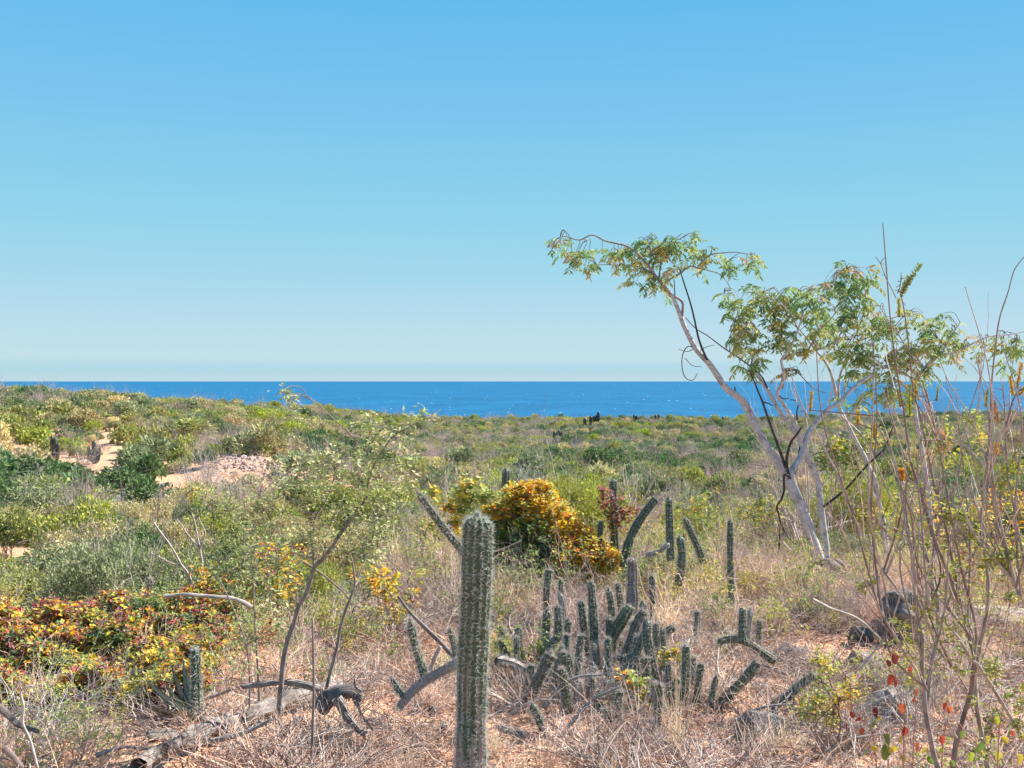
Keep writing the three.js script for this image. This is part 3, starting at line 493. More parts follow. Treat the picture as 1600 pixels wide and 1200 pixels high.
[
  ['long slim cactus arm tilted up to the left, behind the tallest cactus', 5.7, [[14, DUSK, [745, 893, 722, 864, 690, 825, 654, 775]]], { hang: 1 }],
  ['slim upright cactus column standing behind the orange vine mound', 12.9, [[16, GREEN, [788, 920, 789, 830, 791, 736]]]],
  ['spiny cactus stem right of the tallest cactus under the shade of the orange mound', 9.5, [[12, DUSK, [855, 960, 855, 935, 857, 892]]]],
  ['short hooked fuzzy cactus stem beside the twin stems, below the orange mound', 8.8, [[12, GREY, [878, 985, 880, 950, 874, 932]]]],
  ['left one of the two touching upright stems right of the tallest cactus', 7.7, [[15, DUSK, [847, 1072, 850, 1030, 853, 990, 856, 957]]]],
  ['right one of the two touching upright stems, bent at its foot like an elbow', 7.5, [[15, GREEN, [857, 1060, 860, 1017, 872, 1000, 873, 975, 872, 950]]]],
  ['slightly curved cactus stem left of the tallest slim stem', 7.9, [[14, GREEN, [926, 1040, 919, 1015, 912, 985, 908, 942]]]],
  ['tallest slim cactus stem in the middle of the cluster, reaching the orange leaves', 7.8, [[15, GREEN, [931, 1075, 930, 1040, 928, 975, 923, 912]]]],
  ['small cactus tip standing alone under the right end of the orange mound', 9.5, [[12, DUSK, [956, 970, 953, 940, 951, 924]]]],
  ['thick withered grey cactus column with a ragged foot, right of the orange mound', 8.9, [[18, [0.2, 0.185, 0.17], [986, 962, 989, 940, 989, 905, 988, 876]]], { lump: 0.25 }],
  ['thick leaning green cactus, left of two that lean side by side', 7.8, [[21, OLIVE, [953, 1035, 960, 1000, 972, 973, 986, 950]], [13, GREEN, [951, 1035, 951, 1000, 950, 969]]]],
  ['thick leaning brownish cactus, right of two that lean side by side', 7.6, [[19, BROWN, [977, 1035, 985, 1008, 997, 978, 1009, 957]]], { lump: 0.12 }],
  ['upright stem with a slanting side arm and a horizontal arm, centre of the cluster', 7.2, [[16, GREEN, [1029, 1130, 1025, 1085, 1019, 1040, 1012, 1005, 1010, 973]], [14, GREEN, [989, 1052, 995, 1024, 1006, 995, 1010, 985], 0.1], [10, DUSK, [992, 1031, 975, 1033, 960, 1031], 0.08]]],
  ['detached cactus arm pointing up to the right, right of the leaning pair', 8.0, [[14, GREEN, [1022, 1007, 1036, 996, 1054, 983]]], { hang: 1 }],
  ['slanting dark cactus stem crossing behind the yellow leaf sprig', 7.3, [[12, GREEN, [955, 1100, 961, 1074, 972, 1055, 986, 1036]]]],
  ['stub with a brown dead flank between the yellow leaf sprigs', 7.1, [[14, BROWN, [972, 1125, 977, 1095, 983, 1065, 988, 1042]]]],
  ['leftmost tall stem of the trio right of the cluster', 6.9, [[15, GREEN, [1066, 1150, 1068, 1110, 1072, 1060, 1070, 1011]]]],
  ['thin middle stem of the trio right of the cluster', 7.2, [[11, DUSK, [1081, 1130, 1083, 1085, 1083, 1029]]]],
  ['rightmost stem of the trio right of the cluster', 7.0, [[13, GREEN, [1088, 1135, 1091, 1090, 1095, 1039]]]],
  ['narrow pointed stem leaning right, between the trio and the long slanting arm', 6.9, [[11, GREEN, [1106, 1140, 1110, 1105, 1116, 1080, 1119, 1062]]]],
  ['long slanting cactus arm rising right from behind the trio', 7.0, [[17, OLIVE, [1122, 1112, 1145, 1086, 1168, 1060, 1187, 1038]]]],
  ['lone slanting cactus arm lying in dry grass, lower right of centre', 6.7, [[15, GREEN, [1206, 1113, 1230, 1093, 1254, 1073, 1276, 1058]]]],
  ['elbowed cactus lying on the grass with two upright stems', 7.9, [[13, OLIVE, [1212, 1038, 1185, 1020, 1162, 1006, 1140, 1003, 1120, 1008]], [13, GREEN, [1160, 1008, 1160, 980, 1162, 953]], [11, GREY, [1166, 1008, 1169, 985, 1173, 957], 0.06]], { hang: 1 }],
  ['tiny cactus stub right of the elbowed one', 8.6, [[9, DUSK, [1186, 1000, 1187, 972]]]],
  ['short cactus stem with a pale edge above the trio', 9.0, [[11, DUSK, [1088, 1005, 1090, 980, 1090, 957]]]],
  ['short cactus stem in dry brush right of the one with the pale edge', 10.2, [[10, DUSK, [1113, 970, 1117, 935]]]],
  ['short upright cactus to the right of the tallest one, standing on the fallen arm', 7.6, [[14, GREEN, [812, 1045, 811, 1010, 810, 983]], [13, DUSK, [796, 1040, 788, 1022, 781, 1005]]], { hang: 1 }],
  ['fallen grey cactus arm reaching right from the tallest column', 7.0, [[17, GREY, [775, 1036, 801, 1042, 822, 1054, 845, 1060]]], { hang: 1, lump: 0.2 }],
  ['leaning ribbed stub bleached at the tip, at the end of the fallen arm', 6.8, [[19, BROWN, [818, 1120, 833, 1085, 848, 1052, 863, 1024]]]],
  ['dark cactus stub between the twin stems and the slim tall one', 7.6, [[14, DUSK, [889, 1062, 889, 1040, 889, 1017]]]],
  ['cactus stem with a sunny yellow edge, lower left of the cluster', 6.6, [[15, OLIVE, [893, 1165, 887, 1115, 882, 1080, 877, 1048]]]],
  ['small pale tipped stub right of the stem with the sunny edge', 7.4, [[11, GREY, [924, 1078, 918, 1065, 914, 1054]]]],
  ['stout dark cactus stem at the bottom of the cluster, half in shade', 6.6, [[17, DUSK, [931, 1165, 933, 1130, 937, 1083]]]],
  ['left arm of the low V shaped pair at the bottom of the cluster', 6.6, [[13, GREEN, [965, 1168, 973, 1130, 983, 1104]], [9, DUSK, [964, 1145, 960, 1116]]]],
  ['right arm of the low V shaped pair at the bottom of the cluster', 6.7, [[11, DUSK, [980, 1152, 986, 1130, 995, 1108]]]],
  ['short green cactus stem just left of the trio', 7.0, [[11, GREEN, [1056, 1132, 1058, 1105, 1059, 1076]], [11, GREEN, [1043, 1135, 1046, 1110]]]],
  ['dark sunken stem in the grass below the sunny edged stem', 6.3, [[18, DUSK, [900, 1180, 905, 1160, 912, 1143]]]],
  ['upright white dotted cactus beside the agave rosette', 6.35, [[17, GREEN, [311, 1150, 308, 1110, 306, 1060, 304, 1018]]], { needleCol: [0.7, 0.68, 0.62] }],
  ['sprawling dead grey cactus arm with two live upright stems, left of the tallest column', 5.9, [[15, GREY, [722, 1036, 700, 1048, 661, 1071, 640, 1090, 622, 1111]], [14, GREEN, [664, 1062, 658, 1042, 651, 1022, 641, 974], 0.05], [11, GREEN, [630, 1092, 621, 1080, 611, 1064], 0.03], [12, DUSK, [714, 1034, 709, 1012, 702, 987], 0.05]], { hang: 1 }],
  ['upright cactus wrapped in a red leaved vine, right of the orange mound', 12.0, [[14, DUSK, [962, 880, 961, 830, 959, 790, 957, 752]]]],
  ['thick cactus arm tilted to the right beside the red vine', 11.6, [[15, DUSK, [975, 890, 982, 852, 1000, 816, 1026, 781]]]],
  ['upright cactus right of the tilted thick arm', 11.4, [[13, GREEN, [1048, 880, 1047, 840, 1046, 781]]]],
  ['cactus with a bulging foot in front of the upright one', 10.4, [[15, GREEN, [1055, 938, 1064, 900, 1066, 870, 1062, 842]]]],
  ['pale edged cactus leaning left behind the dry brush', 11.4, [[11, GREEN, [1100, 885, 1092, 862, 1080, 835, 1070, 814]]]],
  ['solitary slim cactus in front of the green bush, midway to the pale tree', 11.0, [[11, DUSK, [1143, 925, 1141, 880, 1140, 816]]]],
  ['little cactus stub behind the orange mound on its right slope', 11.8, [[10, DUSK, [936, 850, 939, 818]]]],
  ['low bowed dead cactus arm under the upright cactus with bulging foot', 11.0, [[8, GREY, [1010, 871, 1028, 866, 1046, 853]]], { hang: 1 }],
  ['small dark cactus stub above the yellow and red vine mat', 12.5, [[11, DUSK, [231, 930, 235, 907]]]],
  ['blue grey cactus stub poking out of the vine mat', 7.6, [[11, GREEN, [181, 1052, 188, 1040, 196, 1026]]]],
  ['dark cactus stub at the left edge of the vine mat', 9.6, [[9, DUSK, [32, 985, 31, 960]]]],
  ['dark cactus stub poking out at the upper rim of the vine mat', 10.2, [[8, DUSK, [108, 965, 110, 945]]]],
].forEach(([l, d, s, o]) => cactus(l, d, s, o || {}));

seed = 9119; // many more stems packed, leaning and fallen in the middle cluster
for (let k = 0; k < 66; k++) {
  const px = rr(785, 1050), py = k < 34 ? rr(1030, 1165) : rr(985, 1120), d = hit(px, py), fallen = k % 4 === 0, h = fallen ? rr(-6, 24) : k < 34 ? rr(30, 85) : rr(36, 100), lean = fallen ? (rnd() < 0.5 ? -1 : 1) * rr(40, 80) : gauss() * 22, w = k < 34 ? rr(10, 15) : rr(9, 13), mx = px + lean * 0.35, my = py - h * 0.5;
  const where = `${py > 1110 ? 'front' : py > 1055 ? 'middle' : 'back'} row, ${px < 850 ? 'far left end' : px < 910 ? 'left half' : px < 960 ? 'centre' : px < 1005 ? 'right half' : 'far right end'} of the middle cluster`, bulk = w > 13 ? 'thick' : w < 11 ? 'thin' : '';
  const lab = fallen ? `fallen ${bulk} ${k % 8 ? 'grey' : 'olive'} cactus stem, ${where}` : `${h > 62 ? 'tall' : 'short'} ${bulk} cactus stem ${lean > 6 ? 'leaning right' : lean < -6 ? 'leaning left' : 'standing upright'}, ${where}`;
  cactus(lab.replace('  ', ' '), d, [[w, fallen ? (k % 8 ? GREY : OLIVE) : pick([GREEN, DUSK, GREEN, OLIVE]), [px, py + 6, mx, my + 4, px + lean, py - h]]], { group: lab.replace('  ', ' '), lump: 0.2 });
}
for (const [px, py, ex, ey, l] of [[1150, 905, 1152, 880, 'tiny cactus stub at the foot of the solitary slim cactus'], [1215, 905, 1222, 880, 'tiny cactus tip in silvery brush left of the pale tree'], [1000, 905, 1003, 872, 'dark cactus stem half hidden in brush under the red vine'], [1020, 930, 1017, 895, 'dim cactus stem between the withered column and the bulging footed one'], [1130, 960, 1118, 938, 'cactus stub leaning left in the pale brush'], [760, 1000, 770, 965, 'narrow cactus tip just right of the tallest cactus']]) cactus(l, hit(px, py), [[11, DUSK, [px, py, (px + ex) / 2, (py + ey) / 2, ex, ey]]]);
// ---------------------------------------------------------------- trees and shrubs traced limb by limb
// limb: [[px,py,...], r0 px, r1 px, depth, depth change]
let THIN = 1;
function limbs3(mb, list, d, col, sides, nodes, lumps = 0.12, n = 4) {
  for (const [px, w0, w1, dz = 0, dd = 0] of list) {
    const pts = [], m = px.length / 2; for (let k = 0; k < px.length; k += 2) pts.push(P(px[k], px[k + 1], d + dz + dd * (k / 2) / (m - 1)));
    const sp = smooth(pts, n), r0 = (w0 / 2 / F) * d * THIN, r1 = (w1 / 2 / F) * d * THIN;
    tube(mb, sp, (t) => lerp(r0, r1, t), sides, col, lumps);
    if (nodes) for (let k = Math.floor(sp.length * 0.25); k < sp.length; k++) nodes.push(sp[k]);
  }
}
const nearest = (nodes, p) => { let b = null, bd = 1e9; for (const q of nodes) { const d = q.distanceToSquared(p); if (d < bd) { bd = d; b = q; } } return b; };
THIN = 0.67;
{ // the pale barked tree
  const d = 15, base = P(1284, 892, d); base.y = groundY(base.x, base.z) - 0.05;
  const t = thing('tree', 'tall pale barked tree with forked leaning trunks and drooping feathery leaves at right', 'tree', base);
  const nodes = [], pale = (k) => tint([0.52, 0.52, 0.55], 0.09), dark = () => tint([0.06, 0.048, 0.05], 0.15);
  const T = (name, list, col = pale, sides = 10, dz = 0) => { for (const l of list) { const mb = new MB(base); limbs3(mb, [l], d + dz, col, sides, nodes); mb.build(name, M.bark, t); } };
  T('trunk', [[[1284, 905, 1279, 875, 1269, 845, 1257, 812, 1243, 778, 1231, 754, 1218, 731, 1195, 696, 1174, 656, 1161, 631, 1150, 621, 1135, 611, 1122, 592, 1108, 572, 1088, 550, 1072, 520, 1061, 492, 1052, 470, 1036, 448], 27, 8]]);
  T('trunk', [[[1292, 902, 1291, 861, 1286, 822, 1282, 787, 1277, 752, 1266, 728, 1257, 708, 1247, 687, 1234, 668, 1219, 648, 1208, 628, 1199, 612, 1189, 598, 1172, 577], 17, 7, 0.25]]);
  T('limb', [[[1232, 756, 1236, 742, 1244, 729, 1253, 714, 1259, 693, 1266, 676, 1279, 660, 1294, 643, 1308, 635, 1321, 622, 1341, 604, 1362, 590], 17, 7, 0.05, 0.5]]);
  T('limb', [[[1252, 700, 1247, 676, 1234, 650, 1221, 631, 1214, 620, 1219, 608, 1225, 592, 1222, 575, 1221, 566, 1230, 554, 1240, 536, 1247, 519, 1256, 490], 10, 4, 0.1, -0.3]]);
  T('trunk', [[[1388, 885, 1380, 820, 1372, 785, 1366, 752, 1359, 737, 1350, 716, 1340, 698, 1331, 680, 1319, 656, 1309, 634, 1304, 608, 1296, 581, 1287, 566, 1274, 550, 1262, 535], 15, 5, 1.6, 0.2]]);
  T('limb', [[[1312, 640, 1310, 614, 1312, 594, 1319, 571, 1327, 551, 1340, 520], 8, 3, 1.5], [[1320, 618, 1322, 590, 1322, 565, 1330, 540], 5, 2, 1.4]]);
  T('trunk', [[[1462, 885, 1452, 790, 1443, 720, 1431, 655, 1428, 620, 1432, 597, 1443, 581, 1465, 560, 1487, 556, 1512, 545, 1527, 537, 1545, 530, 1575, 527, 1610, 520], 13, 1.6, 1.0, -0.3]]);
  T('limb', [[[1444, 580, 1430, 560, 1415, 545, 1400, 520, 1385, 500], 6, 2, 0.9, -0.2], [[1430, 600, 1410, 585, 1380, 577, 1355, 560], 6, 2, 1, -0.3], [[1470, 560, 1480, 540, 1492, 520, 1500, 508], 4, 2, 0.8]]);
  // upper forks
  T('limb', [[[1066, 497, 1066, 476, 1056, 468, 1052, 465], 7, 5], [[1036, 449, 1022, 432, 1012, 418, 998, 402, 978, 388, 962, 384, 945, 380, 925, 371, 905, 379, 880, 373, 868, 378], 7, 2, 0, -0.3], [[1020, 432, 1004, 422, 990, 420, 960, 418, 932, 417], 4, 1.6, 0, 0.4], [[1038, 448, 1050, 438, 1064, 430, 1077, 420, 1090, 422, 1105, 426, 1124, 432, 1137, 446, 1142, 458], 5, 1.6, 0, 0.3], [[1090, 420, 1110, 402, 1130, 399, 1150, 398, 1175, 402], 4, 1.4, 0, -0.2], [[1030, 440, 1032, 420, 1040, 400, 1052, 380, 1066, 368], 5, 1.6, 0.1, 0.3], [[1013, 420, 1018, 402, 1016, 385, 1028, 374], 4, 1.4, 0.1, -0.4]], () => tint([0.3, 0.27, 0.27], 0.1), 7);
  T('limb', [[[1105, 566, 1099, 553, 1092, 534, 1087, 512, 1080, 482, 1070, 450, 1062, 425], 6, 3, -0.1, -0.2], [[1199, 610, 1190, 592, 1172, 576, 1150, 560, 1130, 547, 1105, 528, 1087, 517, 1071, 500], 4, 2, 0.1], [[1055, 480, 1054, 455, 1053, 440], 3, 2]], dark, 7);
  T('limb', [[[1221, 566, 1240, 556, 1262, 553, 1288, 547, 1310, 535], 6, 3, 0, 0.4], [[1172, 577, 1180, 556, 1190, 548, 1215, 540], 4, 2, 0.2], [[1231, 553, 1222, 530, 1205, 510, 1190, 490], 4, 2, 0, 0.4], [[1262, 552, 1280, 520, 1300, 500, 1320, 470], 4, 2, 0.2, -0.3], [[1247, 519, 1235, 495, 1215, 475, 1180, 462], 4, 1.6, -0.2], [[1340, 520, 1350, 490, 1352, 460, 1340, 430, 1320, 424], 4, 1.5, 1.4], [[1352, 460, 1366, 440, 1372, 425], 3, 1.5, 1.4], [[1274, 550, 1250, 520, 1225, 500], 4, 2, 1.6, -0.5], [[1330, 540, 1360, 530, 1390, 520, 1410, 500], 4, 2, 1.3, -0.3]], () => tint([0.34, 0.31, 0.31], 0.1), 7);
  // dead, blackish limbs
  T('dead_limb', [[[1228, 735, 1223, 721, 1210, 684, 1199, 654, 1191, 631, 1182, 609, 1171, 582], 8, 3, -0.15], [[1191, 632, 1200, 634, 1208, 638], 4, 2, -0.15]], dark, 7);
  T('dead_limb', [[[1232, 748, 1226, 745, 1225, 770, 1221, 784, 1214, 795, 1218, 812, 1218, 849, 1216, 875, 1211, 896, 1204, 912], 6, 3, -0.35], [[1218, 812, 1222, 826, 1228, 838, 1239, 851, 1249, 855, 1265, 845], 3.5, 2, -0.3]], dark, 7);
  T('dead_limb', [[[1234, 752, 1229, 725, 1236, 695, 1247, 680, 1252, 672], 8, 4, -0.2], [[1242, 745, 1247, 718, 1250, 700], 4, 3, 0.3]], dark, 7);
  T('dead_limb', [[[1287, 796, 1314, 775, 1326, 764, 1353, 733, 1370, 717, 1382, 705, 1396, 668], 6.5, 3, 0.2]], dark, 7);
  T('dead_limb', [[[1152, 622, 1149, 614, 1148, 608], 4, 3], [[1086, 548, 1075, 545, 1067, 557, 1066, 580, 1072, 595, 1082, 598, 1090, 587], 2.6, 1.5, 0, -0.2], [[1084, 548, 1078, 552, 1072, 553, 1060, 549], 2.4, 1.2], [[1094, 551, 1106, 545, 1116, 543], 2, 1.2], [[1070, 563, 1082, 575, 1096, 577], 2, 1.2], [[1215, 620, 1224, 627, 1232, 626], 3, 2], [[1246, 660, 1245, 648, 1247, 632, 1235, 628], 4, 2], [[1232, 592, 1245, 586, 1258, 598, 1270, 610, 1290, 618], 2.4, 1.4, 0, 0.2]], dark, 6);
  { // burl at the foot
    const mb = new MB(base); seed = 31; for (const [px, py, r, dz] of [[1296, 893, 0.17, -0.05], [1279, 902, 0.14, -0.14], [1309, 888, 0.11, 0.08], [1301, 906, 0.13, -0.14]]) { const c = P(px, py, d + dz), g = stoneGeo[0].attributes.position, ix = stoneGeo[0].index.array, b0 = mb.p.length / 3; for (let k = 0; k < g.count; k++) mb.v(c.x + g.getX(k) * r, c.y + g.getY(k) * r * 1.2, c.z + g.getZ(k) * r, tint([0.36, 0.31, 0.27], 0.1), g.getX(k), g.getY(k)); for (let k = 0; k < ix.length; k += 3) mb.tri(b0 + ix[k], b0 + ix[k + 1], b0 + ix[k + 2]); }
    mb.build('burl', M.wood, t);
  }
  // crown: sprays of drooping leaves in patches, each hung from the nearest limb
  seed = 555; const lf = new MB(base), tw = new MB(base), pod = [new MB(base)];
  const blobs = [[880, 384, 16, 9, 5], [890, 400, 12, 12, 3], [908, 400, 14, 14, 5], [918, 414, 14, 10, 5], [955, 398, 24, 12, 8], [985, 412, 26, 16, 9], [1000, 388, 22, 12, 7], [1030, 386, 25, 14, 9], [1060, 386, 25, 16, 10], [1084, 388, 12, 14, 4], [1098, 408, 18, 14, 8], [1050, 414, 30, 18, 10], [1030, 445, 22, 12, 6], [1005, 440, 20, 9, 4], [1150, 412, 28, 9, 7], [1180, 410, 10, 7, 3],
    [1160, 472, 28, 18, 9], [1200, 460, 40, 18, 14], [1150, 512, 22, 20, 8], [1190, 503, 45, 26, 18], [1240, 478, 40, 22, 17], [1170, 545, 26, 20, 9], [1215, 538, 24, 14, 6], [1270, 470, 30, 20, 12], [1302, 460, 35, 20, 14], [1332, 452, 24, 20, 10], [1320, 424, 20, 8, 5], [1362, 442, 12, 18, 5], [1260, 510, 40, 22, 15], [1310, 508, 40, 26, 18], [1350, 490, 34, 26, 15], [1163, 580, 12, 7, 3], [1190, 574, 12, 8, 3], [1225, 520, 30, 20, 8],
    [1330, 558, 34, 22, 13], [1380, 540, 40, 30, 20], [1400, 500, 32, 18, 11], [1440, 530, 30, 24, 14], [1452, 508, 24, 12, 7], [1360, 600, 18, 16, 6], [1402, 580, 24, 22, 10], [1460, 546, 18, 18, 7], [1488, 522, 14, 16, 5], [1502, 545, 10, 12, 4], [1532, 543, 14, 12, 5], [1565, 538, 22, 13, 8], [1592, 545, 16, 12, 6], [1568, 575, 10, 10, 3], [1310, 622, 8, 8, 2], [1392, 620, 14, 12, 5], [1420, 610, 12, 12, 4], [1300, 545, 30, 18, 7], [1345, 580, 26, 18, 9], [1410, 560, 30, 24, 12], [1440, 575, 18, 16, 6], [1400, 620, 26, 16, 7], [1350, 632, 14, 10, 4], [1480, 560, 14, 10, 4], [1260, 545, 26, 12, 5], [1240, 590, 16, 10, 3]];
  const greens = [[0.3, 0.42, 0.14], [0.24, 0.38, 0.13], [0.38, 0.47, 0.15], [0.17, 0.3, 0.11], [0.48, 0.5, 0.2]];
  for (const [cx, cy, rx, ry, n] of blobs) for (let k = 0; k < n; k++) {
    const a = rr(0, 6.28), q = Math.sqrt(rnd()), dz = gauss() * Math.max(rx, 16) / F * d * 0.8 + (cx > 1290 ? 0.9 : 0.1), p = P(cx + Math.cos(a) * q * rx + gauss() * 6, cy + Math.sin(a) * q * ry + gauss() * 7, d + dz);
    const from = nearest(nodes, p); if (!from) continue; const dist = from.distanceTo(p);
    if (dist > 0.05) { const mid = from.clone().lerp(p, 0.5).add(V(gauss() * 0.05, 0.05 + dist * 0.1, gauss() * 0.05)); tube(tw, smooth([from, mid, p], 3), (t) => lerp(0.006, 0.003, t), 4, tint([0.16, 0.13, 0.12], 0.2)); if (rnd() < 0.35) nodes.push(mid); }
    const c0 = rnd() < 0.1 ? [0.46, 0.38, 0.08] : rnd() < 0.08 ? [0.52, 0.40, 0.28] : pick(greens), m = 2 + Math.floor(rnd() * 1.7);
    for (let s = 0; s < m; s++) { // a drooping pinnate frond
      let f = V(gauss(), rr(-0.5, 0.35), gauss()).normalize(), pp = p.clone(); const steps = 3 + Math.floor(rnd() * 4);
      for (let e = 0; e < steps; e++) { const nx = pp.clone().addScaledVector(f, 0.04); strip(tw, pp, nx, 0.002, [0.16, 0.15, 0.08]); pp = nx; f.y -= 0.22; f.normalize(); const sd = V().crossVectors(f, V(0, 1, 0)).normalize(); for (const g of [-1, 1]) leaf(lf, pp, sd.clone().multiplyScalar(g * 0.7).add(V(gauss() * 0.2, -0.45 + gauss() * 0.4, gauss() * 0.2)).addScaledVector(f, 0.3).normalize(), rdir(), rr(0.07, 0.125), rr(0.024, 0.04), tint(c0, 0.16), 0.15); }
    }
  }
  tw.build('twigs', M.twig, t, 'stuff'); lf.build('foliage', M.leaf, t, 'stuff');
}
// generic leafy sprays in patches round traced stems
function sprays(t, base, blobs, d, nodes, cols, o) {
  const lf = new MB(base), tw = new MB(base), k1 = d / F;
  for (const [cx, cy, rx, ry, n, cs, dz0 = 0] of blobs) for (let k = 0; k < n * (o.dense ?? 1.6); k++) {
    const a = rr(0, 6.28), q = Math.sqrt(rnd()), p = P(cx + Math.cos(a) * q * rx, cy + Math.sin(a) * q * ry, d + dz0 + gauss() * Math.min(rx, 60) * k1 * (o.deep ?? 0.7));
    const gy = groundY(p.x, p.z) + 0.03; if (p.y < gy) p.y = gy + rnd() * 0.08;
    if (nodes.length) { const from = nearest(nodes, p), dist = from.distanceTo(p); if (dist > 0.02 && dist < (o.reach ?? 0.6)) { const mid = from.clone().lerp(p, 0.5).add(V(gauss() * 0.03, dist * 0.08, gauss() * 0.03)); tube(tw, [from, mid, p], (s) => lerp(o.tw ?? 0.003, (o.tw ?? 0.003) * 0.5, s), 4, tint(o.twCol || [0.2, 0.17, 0.14], 0.2), 0, false); if (rnd() < 0.4) nodes.push(p); } }
    const c0 = pick(cs || cols), m = o.per || 6;
    for (let e = 0; e < m; e++) { const f = rdir(); f.y = f.y * 0.6 + (o.droop ?? 0); f.normalize(); const pp = p.clone().add(rdir().multiplyScalar((o.clump ?? 0.05) * rnd())); leaf(lf, pp, f, V(gauss() * 0.6, 1, gauss() * 0.6).normalize(), o.len * rr(0.6, 1.3), o.len * (o.asp ?? 0.6) * rr(0.8, 1.2), tint(rnd() < 0.25 ? pick(cs || cols) : c0, 0.18), o.fold ?? 0.2); }
  }
  if (!tw.empty) tw.build('twigs', M.twig, t, 'stuff'); return lf.build('foliage', o.mat || M.leaf, t, 'stuff');
}
THIN = 0.7;
{ // small leafy tree left of centre
  const d = 6.1, base = V(P(436, 1115, d).x, groundY(P(436, 1115, d).x, -d) - 0.05, -d), t = thing('small_tree', 'slender dark stemmed small tree with sparse pale green leaflets, left of centre', 'tree', base), nodes = [];
  const bark = () => tint([0.26, 0.22, 0.205], 0.14), lit = bark;
  const T = (name, list, col = bark) => { for (const l of list) { const mb = new MB(base); limbs3(mb, [l], d, col, 8, nodes, 0.15); mb.build(name, M.bark, t); } };
  T('trunk', [[[434, 1135, 438, 1085, 442, 1040, 448, 1010, 459, 977, 467, 951, 478, 932, 484, 915, 491, 890, 504, 878, 520, 856, 530, 840, 548, 817, 563, 796, 574, 777, 575, 760, 579, 748, 587, 725, 599, 706, 614, 686, 634, 674, 651, 665, 667, 656], 13, 2]]);
  T('limb', [[[491, 892, 488, 862, 488, 840, 494, 811, 503, 798, 512, 780, 522, 750, 531, 725], 6, 2, 0, 0.2], [[504, 880, 510, 850, 514, 835, 522, 813, 533, 794, 537, 775], 5, 2, 0, 0.3], [[528, 806, 540, 798, 556, 789], 3, 1.5, 0.2], [[496, 806, 471, 802, 447, 775, 434, 763, 420, 752], 3.4, 1.5, 0, -0.2]]);
  T('limb', [[[572, 764, 587, 747, 606, 732, 621, 720], 3.4, 1.5, 0, 0.2], [[580, 748, 574, 729, 570, 706, 580, 691, 595, 674, 606, 664], 3, 1.4, 0, 0.1], [[584, 812, 590, 795, 592, 775], 3, 1.5, 0.2], [[520, 856, 560, 830, 590, 815, 640, 800], 3, 1.4, 0.1, 0.4]]);
  T('limb', [[[570, 707, 559, 697, 548, 684, 529, 665, 512, 650, 497, 635, 482, 625, 470, 609, 455, 607, 445, 612], 3.4, 1.4, 0, -0.4]], lit);
  T('trunk', [[[503, 1120, 512, 1070, 526, 1017, 532, 984, 539, 960, 547, 939, 554, 918, 553, 900, 550, 880, 545, 862, 540, 830], 9, 3, 0.3], [[553, 920, 559, 912, 565, 892, 572, 876, 585, 850], 5, 2, 0.3, 0.2]]);
  T('trunk', [[[486, 1215, 488, 1150, 490, 1080, 489, 1020, 488, 970], 6, 4, -0.9]], lit);
  T('trunk', [[[406, 1118, 404, 1080, 402, 1040, 397, 960, 396, 925, 401, 890], 6, 3, 0.25], [[389, 1115, 390, 1070, 384, 1010, 368, 965, 352, 928, 340, 905], 5, 2.4, 0.4]], bark);
  T('dead_limb', [[[474, 882, 492, 893, 506, 903, 520, 915, 534, 927, 546, 940], 6, 4, 0.4]], () => tint([0.2, 0.16, 0.14], 0.1));
  seed = 626; const cs = [[0.44, 0.48, 0.18], [0.54, 0.55, 0.25], [0.33, 0.42, 0.15], [0.6, 0.57, 0.33], [0.24, 0.34, 0.12]];
  sprays(t, base, [[448, 620, 12, 9, 12], [436, 612, 5, 5, 4], [462, 634, 8, 12, 12], [568, 668, 24, 16, 34], [575, 694, 24, 18, 20], [604, 682, 32, 16, 34], [640, 660, 14, 8, 10], [664, 655, 20, 9, 20], [630, 690, 16, 10, 14], [480, 735, 60, 30, 80], [540, 735, 50, 34, 75], [600, 738, 50, 34, 90], [634, 730, 16, 22, 28], [440, 768, 50, 28, 70], [525, 785, 60, 30, 80], [588, 798, 40, 38, 70], [556, 850, 40, 36, 70], [618, 780, 24, 22, 26], [470, 828, 28, 26, 40], [415, 795, 40, 26, 45], [500, 850, 30, 30, 35], [590, 850, 24, 26, 30], [400, 890, 40, 40, 60], [380, 1020, 26, 50, 40], [420, 960, 26, 40, 40]], d, nodes, cs, { len: 0.036, asp: 0.5, per: 5, clump: 0.06, reach: 0.8, tw: 0.002, deep: 0.9, dense: 0.6, fold: 0.12 });
}
THIN = 0.62;
